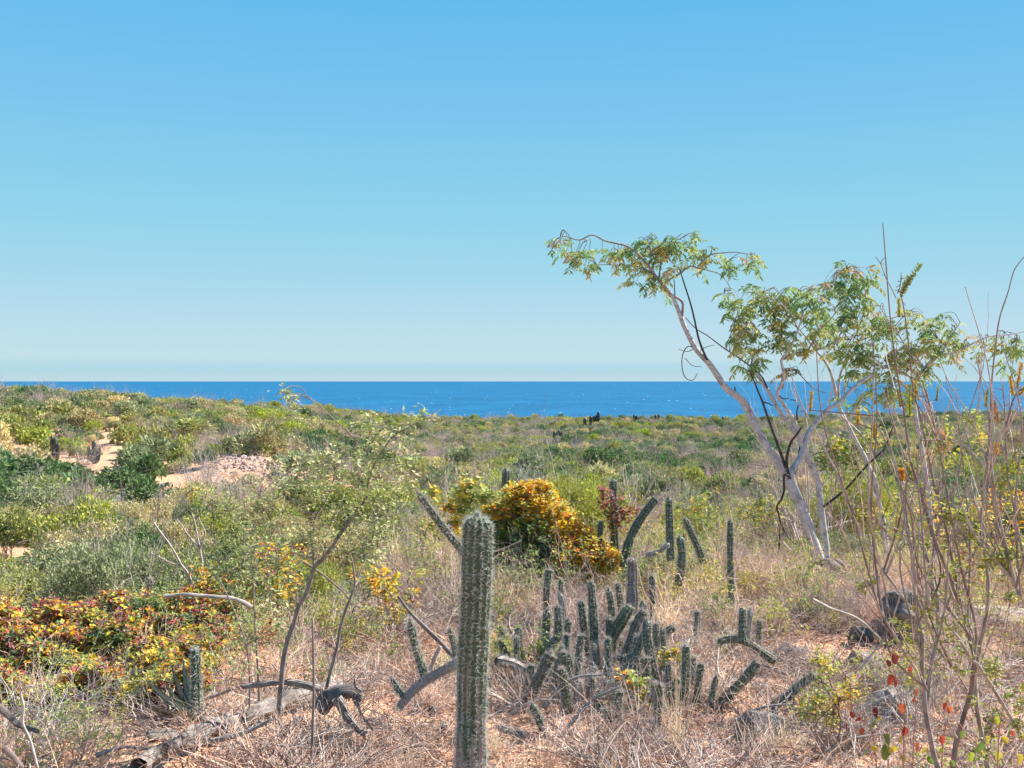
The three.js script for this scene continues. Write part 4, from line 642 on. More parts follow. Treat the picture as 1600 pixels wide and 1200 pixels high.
{ // bare whips at right
  const grey = () => tint([0.30, 0.27, 0.265], 0.1), red = () => tint([0.23, 0.175, 0.165], 0.1), lightc = () => tint([0.42, 0.37, 0.34], 0.1);
  const shrub = (label, d, px, stems) => { const base = V(P(px, 1200, d).x, groundY(P(px, 1200, d).x, -d) - 0.05, -d), t = thing('whip_shrub', label, 'shrub', base), nodes = []; for (const [list, col] of stems) { const mb = new MB(base), had = nodes.length; limbs3(mb, [list], d, col, 7, nodes, 0.18, 5); if (list[0][1] > 1190) { const pts = [V(base.x + (list[0][0] - px) * 0.001, base.y, base.z), P(list[0][0], list[0][1], d + (list[3] || 0))]; tube(mb, pts, [(list[1] / 2 / F) * d * 1.15 * THIN, (list[1] / 2 / F) * d * THIN], 7, col); }
      // buds and short spurs
      const own = nodes.slice(had); for (let k = 0; k < 5; k++) { const p = pick(own); strip(mb, p, p.clone().add(rdir().multiplyScalar(rr(0.012, 0.035))), 0.0022, [0.25, 0.2, 0.18]); }
      mb.build('stem', M.bark, t); } return [t, base, nodes]; };
  seed = 808;
  const [a, ab, an] = shrub('grey bare shrub whose straight stem forks near the ground, left of the tall reddish whips', 4.1, 1466, [
    [[[1466, 1204, 1460, 1184, 1453, 1150, 1447, 1119, 1444, 1086, 1441, 1050, 1441, 1005, 1436, 975, 1433, 957, 1428, 909, 1424, 860, 1417, 818, 1414, 786, 1405, 750, 1396, 720, 1388, 690], 15, 4], grey],
    [[[1433, 963, 1418, 946, 1400, 922, 1381, 896, 1358, 860, 1325, 792, 1307, 740, 1295, 718, 1275, 677, 1257, 645, 1240, 602, 1234, 572], 8, 2.4, 0, 0.2], lightc],
    [[[1444, 1090, 1431, 1050, 1418, 1032, 1402, 1003, 1381, 966, 1360, 928, 1345, 895, 1328, 860, 1310, 818], 8, 2.4, 0, -0.2], lightc],
    [[[1449, 1115, 1452, 1085, 1456, 1040, 1462, 1014, 1465, 974, 1465, 925, 1457, 897, 1442, 863, 1431, 839, 1415, 826, 1405, 803, 1385, 766, 1360, 708, 1344, 680], 9, 2.6, 0.05, 0.3], grey],
    [[[1426, 880, 1404, 855, 1387, 835, 1375, 820], 4, 2, 0.1], lightc],
    [[[1418, 842, 1398, 829, 1379, 824, 1356, 833], 3.6, 2, -0.05], lightc]]);
  const [b, bb, bn] = shrub('tallest reddish whip shrub with several long straight stems rising above the horizon', 4.0, 1497, [
    [[[1490, 1204, 1494, 1170, 1503, 1135, 1512, 1105, 1518, 1085, 1521, 1054, 1523, 1036, 1516, 998, 1507, 974, 1494, 936, 1481, 897, 1466, 860, 1452, 818, 1434, 758, 1423, 724, 1417, 682, 1411, 637, 1406, 612, 1397, 552, 1391, 502, 1386, 440, 1381, 377, 1379, 353], 13, 2.4], red],
    [[[1524, 1036, 1512, 990, 1502, 951, 1494, 909, 1486, 868, 1476, 817, 1471, 800, 1460, 762, 1450, 712, 1437, 650, 1427, 612, 1422, 565, 1417, 520, 1411, 480, 1405, 455], 9, 2.6, 0.02, 0.1], red],
    [[[1527, 1024, 1524, 977, 1515, 941, 1504, 900, 1497, 866, 1490, 830, 1480, 775, 1471, 725, 1460, 670, 1447, 612], 7, 2.6, -0.03], red],
    [[[1526, 1044, 1535, 998, 1543, 957, 1545, 917, 1540, 876, 1533, 838, 1537, 785, 1544, 712, 1547, 650, 1550, 597, 1555, 547, 1562, 500, 1575, 460, 1585, 425, 1602, 402], 9, 2.2, 0.02], grey],
    [[[1600, 1158, 1584, 1132, 1556, 1086, 1527, 1041, 1519, 1036, 1496, 998, 1463, 962, 1441, 930, 1421, 896, 1402, 864, 1387, 835], 10, 3, -0.08], lightc],
    [[[1496, 1158, 1475, 1125, 1455, 1093, 1448, 1075], 6, 2.4, -0.1], lightc],
    [[[1544, 1204, 1536, 1160, 1527, 1111, 1524, 1070, 1525, 1045], 13, 9, 0.05], grey],
    [[[1512, 1083, 1493, 1052, 1478, 1035, 1465, 1018, 1458, 1000], 5, 2, 0.05], grey],
    [[[1425, 735, 1420, 725, 1407, 700, 1392, 650, 1380, 614], 5, 2.4, 0.05], lightc],
    [[[1543, 715, 1536, 705, 1527, 682, 1523, 668, 1511, 646, 1499, 628, 1482, 600, 1467, 564], 4.4, 2, 0.03], lightc],
    [[[1400, 470, 1393, 455, 1385, 440, 1375, 415, 1368, 405], 2.4, 2, 0.02], red], [[[1402, 462, 1406, 452, 1408, 430], 3, 2, 0], red]]);
  const [c, cb, cn] = shrub('twiggy whip shrub cut by the right edge of the view', 3.9, 1605, [
    [[[1620, 1210, 1612, 1000, 1600, 878, 1589, 825, 1580, 770, 1574, 740, 1572, 700, 1571, 662, 1567, 600], 8, 2.4], grey],
    [[[1572, 672, 1582, 632, 1590, 617, 1604, 606], 5, 3], red], [[[1574, 740, 1584, 720, 1593, 704, 1600, 690], 4, 2], lightc],
    [[[1612, 1010, 1600, 946, 1592, 931, 1580, 907, 1559, 881, 1543, 860, 1528, 838], 5, 2.4], lightc], [[[1608, 850, 1590, 834, 1568, 797, 1551, 761, 1540, 735], 4, 2], lightc],
    [[[1574, 730, 1567, 705, 1560, 670, 1552, 634], 5, 3], lightc], [[[1610, 760, 1592, 735, 1584, 725], 4, 2], red]]);
  for (const [t, base, nodes, n] of [[a, ab, an, 34], [b, bb, bn, 60], [c, cb, cn, 30]]) { const mb = new MB(base); for (let k = 0; k < n; k++) { const low = nodes.filter((q) => q.y < EYE - 0.1), p = pick(low); grow(mb, p, V(gauss() * 0.7, 0.7 + 0.4 * rnd(), gauss() * 0.6).normalize(), rr(0.1, 0.34), 0.0032, 1, pick([[0.5, 0.42, 0.38], [0.3, 0.2, 0.19], [0.42, 0.36, 0.35]]), { seg: 4, bend: 0.14, spread: 0.5, kids: 1, p: 0.5 }); } mb.build('twigs', M.twig, t, 'stuff'); }
  for (const [t, base, nodes, d, n, x0] of [[a, ab, an, 4.1, 8, 1462], [b, bb, bn, 4.0, 12, 1510], [c, cb, cn, 3.9, 7, 1590]]) for (let k = 0; k < n; k++) { // slimmer bare stems from the same feet
    const mb = new MB(base), from = pick(nodes.filter((q) => q.y < EYE - 0.75)), up = rr(0.5, 1.15), sx = gauss() * 0.32 - 0.12, pts = [from, from.clone().add(V(sx * 0.5 + gauss() * 0.06, up * 0.35, gauss() * 0.06)), from.clone().add(V(sx * 0.8 + gauss() * 0.05, up * 0.7, gauss() * 0.1)), from.clone().add(V(sx + gauss() * 0.04, up, gauss() * 0.14))];
    const sp = smooth(pts, 6); tube(mb, sp, (s) => lerp(0.0045, 0.0015, s), 6, pick([grey, lightc, grey, red]), 0.15); mb.build('stem', M.bark, t); nodes.push(...sp.slice(6));
  }
  // yellow seed pods and the last leaves, each its own part
  const podCol = [[0.52, 0.38, 0.05], [0.55, 0.33, 0.06], [0.42, 0.40, 0.07]];
  const podAt = (o, base, d, x0, y0, x1, y1, w, col) => { const mb = new MB(base), A = P(x0, y0, d), B = P(x1, y1, d), dir = B.clone().sub(A), L = dir.length(); dir.normalize(); const c = col || pick(podCol); for (let k = 0; k < 12; k++) { const f = k / 12, p = A.clone().lerp(B, f); for (const s of [-1, 1]) leaf(mb, p, dir.clone().multiplyScalar(0.8).add(V(s * 0.7, 0.1, gauss() * 0.5)).normalize(), V(gauss() * 0.4, 0.3, 1).normalize(), (w / F) * d * rr(0.45, 0.8), (w / F) * d * 0.32, tint(c, 0.15)); } strip(mb, A, B, (1.2 / F) * d, [0.3, 0.24, 0.12]); { const ns = o === a ? an : o === b ? bn : cn, q = nearest(ns, A); if (q.distanceTo(A) > 0.01) strip(mb, q, A.clone().lerp(B, 0.1), (1.4 / F) * d, [0.3, 0.22, 0.2]); } mb.build('leaf_spike', M.leafShiny, o); };
  for (const q of [[1266, 648, 1268, 615, 8], [1340, 668, 1341, 645, 9], [1366, 690, 1366, 665, 9], [1422, 655, 1420, 605, 13, [0.36, 0.44, 0.04]], [1453, 640, 1442, 602, 7], [1463, 630, 1466, 608, 6], [1431, 625, 1430, 600, 9], [1407, 640, 1402, 612, 8]]) podAt(b, bb, 4.0, ...q);
  for (const q of [[1405, 500, 1404, 470, 9], [1407, 468, 1438, 416, 12, [0.2, 0.26, 0.07]], [1409, 462, 1421, 436, 12, [0.22, 0.28, 0.08]]]) podAt(b, bb, 4.0, ...q);
  for (const q of [[1583, 622, 1578, 592, 10], [1588, 612, 1596, 570, 11], [1592, 622, 1604, 606, 10], [1560, 665, 1552, 630, 11, [0.55, 0.3, 0.14]], [1540, 640, 1543, 612, 8], [1558, 715, 1556, 698, 14]]) podAt(c, cb, 3.9, ...q);
  for (const q of [[1410, 755, 1409, 738, 14, [0.6, 0.32, 0.05]], [1478, 692, 1468, 675, 10, [0.6, 0.33, 0.16]]]) podAt(a, ab, 4.1, ...q);
  seed = 70; for (const [t, base, nodes, d, bl] of [[a, ab, an, 4.1, [[1470, 985, 10, 8, 3], [1490, 990, 6, 16, 5], [1400, 985, 14, 16, 4], [1365, 915, 14, 8, 5], [1349, 922, 8, 4, 4], [1420, 1010, 10, 12, 4]]], [b, bb, bn, 4.0, [[1525, 1100, 8, 10, 4], [1530, 1180, 8, 12, 5], [1545, 1050, 8, 14, 6], [1490, 895, 8, 10, 4], [1480, 812, 12, 10, 6], [1500, 812, 14, 8, 10], [1520, 835, 10, 10, 6], [1440, 1000, 40, 80, 20], [1480, 930, 40, 70, 16], [1420, 800, 40, 80, 14], [1500, 740, 40, 80, 12]]], [c, cb, cn, 3.9, [[1560, 880, 18, 10, 10], [1580, 870, 16, 10, 10], [1585, 938, 12, 6, 6], [1560, 1050, 20, 16, 8], [1545, 1160, 10, 34, 10], [1555, 1120, 12, 14, 6], [1575, 760, 14, 24, 12], [1590, 720, 10, 16, 6], [1500, 1000, 30, 60, 14], [1540, 900, 40, 60, 16], [1590, 1120, 14, 50, 16]]]]) sprays(t, base, bl, d, nodes, [[0.36, 0.4, 0.04], [0.44, 0.42, 0.05], [0.26, 0.34, 0.06], [0.3, 0.32, 0.1]], { len: 0.024, asp: 0.6, per: 4, clump: 0.02, reach: 0.4, tw: 0.0015, deep: 0.4, mat: M.leafShiny });
}

THIN = 1;
// ---------------------------------------------------------------- vines and bushes in autumn colours
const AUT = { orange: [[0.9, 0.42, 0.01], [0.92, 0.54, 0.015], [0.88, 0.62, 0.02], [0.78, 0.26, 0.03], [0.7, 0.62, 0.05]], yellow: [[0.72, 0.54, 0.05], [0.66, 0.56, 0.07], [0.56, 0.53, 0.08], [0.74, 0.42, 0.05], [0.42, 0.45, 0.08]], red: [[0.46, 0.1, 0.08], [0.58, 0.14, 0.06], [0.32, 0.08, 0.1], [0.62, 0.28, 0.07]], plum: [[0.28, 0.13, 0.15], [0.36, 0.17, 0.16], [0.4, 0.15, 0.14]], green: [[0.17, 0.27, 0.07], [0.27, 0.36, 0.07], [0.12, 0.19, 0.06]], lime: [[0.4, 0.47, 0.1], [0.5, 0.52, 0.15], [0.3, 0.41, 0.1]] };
const mix = (...w) => { const r = []; for (let k = 0; k < w.length; k += 2) for (let j = 0; j < w[k + 1]; j++) r.push(...AUT[w[k]]); return r; };
function vineMound(name, label, cat, d, px, blobs, o) {
  const base = onGround(px, d, 0.02), t = thing(name, label, cat, base), mb = new MB(base), nodes = [];
  const tips = []; for (const [cx, cy, rx, ry, n, , dz = 0] of blobs) { const c = P(cx, cy, d + dz), g = V(c.x + gauss() * 0.1, groundY(c.x, c.z), c.z); const ps = smooth([g, g.clone().lerp(c, 0.5).add(V(gauss() * 0.1, 0, gauss() * 0.1)), c], 4); if (!o.free) tube(mb, ps, (s) => lerp(o.thick ?? 0.006, 0.003, s), 5, tint([0.26, 0.2, 0.18], 0.2)); nodes.push(...ps.slice(o.free ? 7 : 2)); for (let k = 0; k < 4; k++) grow(mb, c, rdir(), rx / F * d, 0.005, 1, [0.16, 0.12, 0.1], { seg: 3, kids: 1 }, tips); }
  for (const [p] of tips) nodes.push(p);
  mb.build('stems', M.twig, t);
  sprays(t, base, blobs, d, nodes, AUT.yellow, { len: 0.045, asp: 0.8, per: 6, clump: 0.06, reach: 0.5, tw: 0.003, deep: 0.8, mat: M.leafShiny, ...o });
  return t;
}
seed = 1313;
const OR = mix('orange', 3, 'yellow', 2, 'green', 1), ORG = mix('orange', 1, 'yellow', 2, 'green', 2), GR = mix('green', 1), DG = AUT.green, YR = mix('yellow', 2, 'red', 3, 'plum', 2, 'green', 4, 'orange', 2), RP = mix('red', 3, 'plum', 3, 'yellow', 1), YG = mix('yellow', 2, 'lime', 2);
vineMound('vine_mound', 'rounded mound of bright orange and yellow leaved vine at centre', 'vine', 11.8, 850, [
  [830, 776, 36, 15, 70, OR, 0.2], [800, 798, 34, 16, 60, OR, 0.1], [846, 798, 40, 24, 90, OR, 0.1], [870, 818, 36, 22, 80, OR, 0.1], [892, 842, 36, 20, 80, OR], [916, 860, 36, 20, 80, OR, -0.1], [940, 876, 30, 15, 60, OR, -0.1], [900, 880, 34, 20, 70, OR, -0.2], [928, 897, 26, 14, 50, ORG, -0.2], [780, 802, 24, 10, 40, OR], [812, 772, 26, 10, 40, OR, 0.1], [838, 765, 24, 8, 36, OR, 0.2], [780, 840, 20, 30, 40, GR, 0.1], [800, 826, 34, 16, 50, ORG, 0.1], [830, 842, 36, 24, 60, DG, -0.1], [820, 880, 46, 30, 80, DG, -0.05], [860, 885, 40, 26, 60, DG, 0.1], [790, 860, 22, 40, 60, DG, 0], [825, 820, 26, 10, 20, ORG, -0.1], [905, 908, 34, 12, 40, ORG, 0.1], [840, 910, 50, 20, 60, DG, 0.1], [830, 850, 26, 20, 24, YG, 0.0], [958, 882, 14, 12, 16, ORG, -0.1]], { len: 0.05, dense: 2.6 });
{ const bl = []; for (let k = 0; k < 190; k++) { const dd = 6.85 + 3.0 * Math.pow(rnd(), 0.9), px = rr(-40, 352 - 30 * Math.abs(dd - 8.6)), x = ((px - 800) / F) * dd, h = rr(0.02, 0.2) + 0.22 * sm(7, 8.2, dd) * rr(0.5, 1.15), gy = groundY(x, -dd), n = fbm(x * 1.1, dd * 1.1, 3.7, 2) * 0.6 + gauss() * 0.4; bl.push([px, HZ - ((gy + h - EYE) / dd) * F, 28, 13, 30, n > 0.45 ? RP : n < -0.62 ? GR : n < -0.3 ? ORG : YR, dd - 8.1]); }
  vineMound('vine_mat', 'wide mat of yellow, red and purple leaved vine on the left', 'vine', 8.1, 150, bl, { len: 0.044, dense: 2.1, deep: 0.8 }); }
vineMound('vine_sprig', 'orange leaved vine sprig on a bare stem right of the small leafy tree', 'vine', 9.6, 602, [[600, 905, 26, 14, 26, OR], [590, 920, 20, 12, 18, OR], [622, 925, 22, 16, 20, ORG], [612, 950, 22, 20, 20, ORG], [630, 970, 22, 16, 16, ORG], [655, 985, 14, 14, 8, ORG], [600, 975, 14, 16, 8, YR], [575, 935, 16, 24, 8, ORG], [645, 945, 20, 24, 10, ORG], [640, 900, 20, 14, 6, YG], [560, 905, 16, 12, 6, ORG]], { len: 0.045, dense: 0.85, deep: 1.4 });
vineMound('vine_sprig', 'green, yellow and red vine tangle under the small leafy tree', 'vine', 9.0, 425, [[430, 862, 30, 16, 24, mix('red', 1, 'green', 1, 'orange', 1)], [440, 885, 34, 18, 30, mix('green', 2, 'yellow', 2, 'orange', 1)], [415, 905, 40, 20, 40, mix('green', 3, 'yellow', 2, 'red', 1)], [445, 915, 26, 24, 30, mix('yellow', 3, 'orange', 1)], [400, 935, 34, 16, 26, mix('yellow', 2, 'green', 2)], [450, 950, 18, 20, 12, mix('yellow', 2, 'green', 2)], [426, 1000, 8, 40, 14, mix('red', 2, 'orange', 1)], [330, 905, 30, 20, 20, mix('green', 2, 'orange', 1)], [310, 895, 16, 12, 10, OR], [460, 870, 26, 26, 12, mix('lime', 2, 'orange', 1)], [380, 880, 30, 26, 14, mix('green', 2, 'lime', 1)]], { len: 0.042, dense: 0.9, deep: 1.4 });
vineMound('climbing_vine', 'dark red leaved vine wrapped round the upright cactus right of the orange mound', 'vine', 11.85, 962, [[948, 790, 14, 20, 9, mix('plum', 2, 'red', 1, 'green', 1)], [966, 800, 12, 24, 12, mix('plum', 1, 'red', 1, 'green', 1)], [975, 815, 10, 16, 8, mix('plum', 2, 'red', 1)], [955, 820, 12, 16, 10, mix('red', 1, 'green', 1)], [940, 780, 8, 14, 8, RP], [990, 800, 10, 6, 5, RP]], { len: 0.05, free: 1 });
vineMound('climbing_vine', 'yellow green leaved climber behind the top of the tallest cactus', 'vine', 8.0, 735, [[735, 760, 12, 10, 8, YG], [728, 775, 18, 12, 10, YG], [745, 780, 18, 14, 12, mix('lime', 1)], [765, 778, 18, 10, 9, mix('lime', 1)], [720, 800, 14, 14, 9, mix('lime', 2, 'green', 1)], [705, 795, 10, 10, 6, OR], [712, 825, 6, 16, 10, OR], [676, 775, 4, 14, 6, YG], [703, 822, 5, 6, 4, GR]], { len: 0.06, asp: 0.7, per: 4, free: 1 });
vineMound('leaf_sprig', 'small golden leaf sprig left of the upright trio of cacti', 'plant', 7.4, 1050, [[1045, 1030, 16, 6, 8, YG], [1058, 1030, 8, 8, 6, mix('orange', 1, 'yellow', 2)]], { len: 0.045, per: 4 });
vineMound('leaf_sprig', 'yellow green leaf sprig hanging among the lower cacti', 'plant', 6.7, 990, [[990, 1072, 10, 12, 7, YG], [1005, 1075, 8, 10, 5, YG], [962, 1097, 8, 6, 5, YG], [953, 1112, 4, 8, 4, mix('yellow', 1)], [1003, 1100, 6, 10, 4, YG], [975, 1065, 6, 8, 4, mix('orange', 1, 'green', 1)]], { len: 0.042, per: 4 });
vineMound('weed', 'loose pale green weed with yellow leaves, in front of the pale boulder', 'plant', 5.9, 1285, [[1278, 1035, 12, 8, 10, YG], [1293, 1045, 10, 8, 6, YG], [1285, 1070, 16, 20, 14, mix('lime', 1)], [1275, 1100, 24, 16, 24, YG], [1260, 1120, 20, 14, 14, mix('lime', 1)], [1300, 1120, 14, 18, 12, YG], [1330, 1080, 20, 10, 14, mix('yellow', 1)], [1315, 1095, 14, 10, 8, mix('red', 1, 'yellow', 1)]], { len: 0.026, per: 4, tw: 0.0016 });
vineMound('yellow_shrub', 'yellow and orange leaved thicket behind the bare whips at right', 'shrub', 10.8, 1520, [[1430, 780, 30, 20, 24, YG], [1450, 800, 30, 24, 34, mix('yellow', 2, 'orange', 1, 'plum', 1)], [1380, 810, 26, 10, 26, YG], [1350, 808, 14, 8, 10, YG], [1500, 800, 26, 20, 24, YG], [1540, 800, 26, 24, 30, mix('yellow', 2, 'orange', 1)], [1570, 780, 24, 26, 36, mix('yellow', 2, 'orange', 2, 'lime', 1)], [1595, 800, 16, 30, 24, mix('orange', 2, 'yellow', 2)], [1480, 850, 30, 24, 26, mix('plum', 1, 'yellow', 1)], [1560, 850, 34, 30, 40, mix('yellow', 3, 'orange', 1)], [1520, 870, 26, 20, 18, mix('yellow', 1, 'red', 1)], [1600, 870, 20, 30, 26, YG], [1485, 940, 8, 16, 10, OR], [1530, 910, 10, 20, 8, OR]], { len: 0.045, per: 4, dense: 0.8 });
vineMound('leafy_shrub', 'light green leafy shrub seen between the trunks of the pale barked tree', 'shrub', 17, 1320, [[1300, 720, 24, 26, 34, mix('lime', 1, 'green', 1)], [1330, 715, 24, 24, 34, mix('lime', 1, 'green', 1)], [1310, 700, 16, 10, 12, YG], [1360, 690, 20, 14, 16, YG], [1460, 680, 24, 24, 34, mix('lime', 2, 'green', 1)], [1475, 700, 16, 16, 16, YG], [1520, 660, 16, 14, 16, mix('lime', 1)], [1530, 690, 14, 14, 10, YG]], { len: 0.07, per: 6, clump: 0.12, reach: 1.5 });
vineMound('leafy_shrub', 'pale leaved loose shrub in front of the road and the dark green bush', 'shrub', 10.5, 330, [[300, 770, 16, 14, 16, YG], [330, 790, 34, 24, 44, mix('lime', 2, 'green', 1)], [360, 810, 30, 24, 34, mix('lime', 1, 'green', 1)], [380, 850, 30, 30, 40, mix('lime', 1, 'green', 2)], [350, 860, 30, 26, 34, mix('lime', 1, 'green', 2)], [395, 890, 30, 30, 40, mix('green', 2, 'yellow', 1)], [350, 905, 40, 20, 40, mix('lime', 1, 'green', 1)], [300, 925, 40, 14, 26, mix('lime', 2, 'green', 1)], [235, 935, 40, 10, 20, YG]], { len: 0.04, per: 6, clump: 0.07, reach: 1, asp: 0.5 });
{ const cs = mix('lime', 1, 'green', 1, 'yellow', 1); seed = 1771;
  for (const [x, y, w, l] of [[700, 905, 60, 'leafy olive weed at the left foot of the tallest cactus'], [640, 870, 60, 'yellow green weed thicket left of the tilted cactus arm'], [1170, 850, 70, 'pale leafy shrub left of the pale barked tree trunks'], [1090, 800, 60, 'light green bush behind the leaning pale edged cactus'], [1000, 900, 60, 'mixed yellow and tan weed right of the orange mound'], [560, 980, 60, 'dull green weed between the two dark stems of the small tree'], [1190, 800, 46, 'low leafy bush just left of the palest trunk'], [1060, 895, 50, 'dry yellow weed at the feet of the mid cacti'], [680, 830, 40, 'rough leaved weed behind the tilted cactus arm']]) { const d = Math.min(16, hit(x, y + w * 0.6)); vineMound('weed', l, 'plant', d, x, [[x - w * 0.35, y, w * 0.5, w * 0.35, 26, cs], [x + w * 0.3, y - w * 0.12, w * 0.5, w * 0.4, 26, cs], [x, y + w * 0.25, w * 0.6, w * 0.3, 26, cs]], { len: 0.035 * d / 9, per: 5, clump: 0.07, asp: 0.5 }); } }

{ // red heart-leaved plant, lower right: each leaf a part
  const d = 3.6, base = onGround(1410, d, 0.02), t = thing('red_leaf_plant', 'low plant with glossy red heart shaped leaves at the lower right', 'plant', base), st = new MB(base); seed = 99;
  const a2 = (a) => { const q = Math.min(a, 6.28318 - a); return q * q; }, forks = [];
  for (const ps of [[1412, 1200, 1413, 1150, 1414, 1105, 1400, 1060, 1393, 1030], [1430, 1200, 1428, 1165, 1432, 1120, 1428, 1085, 1425, 1045], [1370, 1195, 1364, 1150, 1350, 1130, 1335, 1118], [1475, 1200, 1474, 1165, 1482, 1125, 1484, 1105], [1560, 1200, 1562, 1150, 1570, 1100]]) { const q = []; for (let k = 0; k < ps.length; k += 2) q.push(P(ps[k], ps[k + 1], d)); q[0].y = groundY(q[0].x, q[0].z); const s = smooth(q, 5); tube(st, s, (f) => lerp(0.0028, 0.0012, f), 5, [0.34, 0.2, 0.15]); forks.push(...s); }
  const heart = (px, py, s, ang, col, tilt) => { const mb = new MB(base), c = P(px, py, d + gauss() * 0.05), k = (s / F) * d; const yaw = gauss() * 0.7, R = V(Math.cos(ang) * Math.cos(yaw), Math.sin(ang), Math.sin(yaw)).normalize(), U = V(-Math.sin(ang) - tilt * 0.3 * Math.sin(yaw), Math.cos(ang), tilt * 0.8).addScaledVector(R, 0).normalize(), N = V().crossVectors(R, U).normalize(); const n = 18, ce = mb.v(c.x, c.y, c.z, tint(col, 0.1)), e0 = mb.p.length / 3; for (let j = 0; j <= n; j++) { const a = (j / n) * 6.28318, x = 0.42 * Math.sin(a) * (0.72 + 0.28 * Math.cos(a)) * (1 + 0.08 * Math.sin(5 * a + px)), y = 0.62 * Math.cos(a) - 0.14 * Math.exp(-a2(a) * 6) * 1.6, z = 1.25 * Math.abs(x) * (1 + 0.3 * Math.sin(py)) + 0.35 * y * y - 0.1; mb.v(c.x + (R.x * x + U.x * y + N.x * z) * k * 0.72, c.y + (R.y * x + U.y * y + N.y * z) * k * 0.72, c.z + (R.z * x + U.z * y + N.z * z) * k * 0.72, tint(col, 0.12)); } for (let j = 0; j < n; j++) mb.tri(ce, e0 + j, e0 + j + 1); mb.build('leaf', M.leafShiny, t); const q = c.clone().addScaledVector(U, k * 0.5), g = nearest(forks, q); tube(st, smooth([g, g.clone().lerp(q, 0.6).add(V(0, 0.015, 0)), q], 3), (f) => lerp(0.0016, 0.001, f), 4, tint([0.35, 0.17, 0.12], 0.15)); };
  const R1 = [0.34, 0.06, 0.035], R2 = [0.42, 0.12, 0.05], R3 = [0.16, 0.03, 0.03], Y1 = [0.44, 0.38, 0.05], G1 = [0.14, 0.22, 0.05];
  for (const [x, y, s, a, c, tl] of [[1396, 1032, 24, 0.3, R3, 0.2], [1388, 1040, 18, 0.7, R3, 0.5], [1392, 1065, 24, -0.3, R1, 0.3], [1398, 1072, 20, 0.3, R1, 0.6], [1410, 1110, 24, 0.05, R2, 0.2], [1413, 1145, 22, -0.1, R1, 0.4], [1431, 1172, 22, 0.2, R2, 0.2], [1368, 1116, 20, 0.2, R3, 0.2], [1348, 1146, 18, -0.1, R2, 0.4], [1331, 1120, 18, 0.6, R1, 0.4], [1340, 1126, 15, -0.5, R1, 0.7], [1321, 1140, 12, 0.3, R3, 0.3], [1472, 1159, 20, 0.2, R1, 0.3], [1431, 1086, 18, 0.2, R2, 0.4], [1424, 1050, 15, -0.3, R1, 0.5], [1483, 1112, 20, 0.5, R2, 0.4], [1479, 1108, 16, -0.4, R1, 0.2], [1429, 1098, 14, 0.8, R1, 0.5], [1584, 1150, 14, 0.1, R1, 0.4]]) heart(x, y, s, a, c, tl);
  for (const [x, y, s, a, c, tl] of [[1382, 1178, 34, 0.1, G1, 0.2], [1366, 1172, 20, 1.0, Y1, 0.5], [1396, 1174, 22, -0.6, Y1, 0.5], [1406, 1160, 20, 0.3, Y1, 0.2], [1362, 1135, 26, -0.3, G1, 0.3], [1374, 1126, 14, 0.2, Y1, 0.6], [1424, 1124, 10, 0.5, Y1, 0.4], [1446, 1177, 16, -0.8, Y1, 0.4], [1472, 1176, 14, 0.2, [0.25, 0.34, 0.03], 0.3], [1517, 1186, 24, 0.1, [0.28, 0.36, 0.05], 0.3], [1487, 1196, 20, 0.5, G1, 0.4], [1557, 1130, 22, 0.4, [0.4, 0.42, 0.05], 0.3], [1542, 1160, 20, 0.1, [0.46, 0.44, 0.06], 0.3], [1560, 1185, 22, -0.2, [0.46, 0.44, 0.06], 0.3], [1573, 1091, 18, 0.3, G1, 0.4], [1384, 1160, 30, 0.6, G1, 0.4], [1530, 1170, 26, -0.4, G1, 0.3], [1570, 1160, 24, 0.8, Y1, 0.5], [1505, 1150, 20, 0.1, G1, 0.6], [1590, 1190, 26, 0.2, Y1, 0.2], [1455, 1190, 22, 0.5, G1, 0.3], [1350, 1180, 20, -0.4, G1, 0.5], [1410, 1190, 22, 0.9, Y1, 0.5]]) heart(x, y, s, a, c, tl);
  st.build('stems', M.twig, t);
}
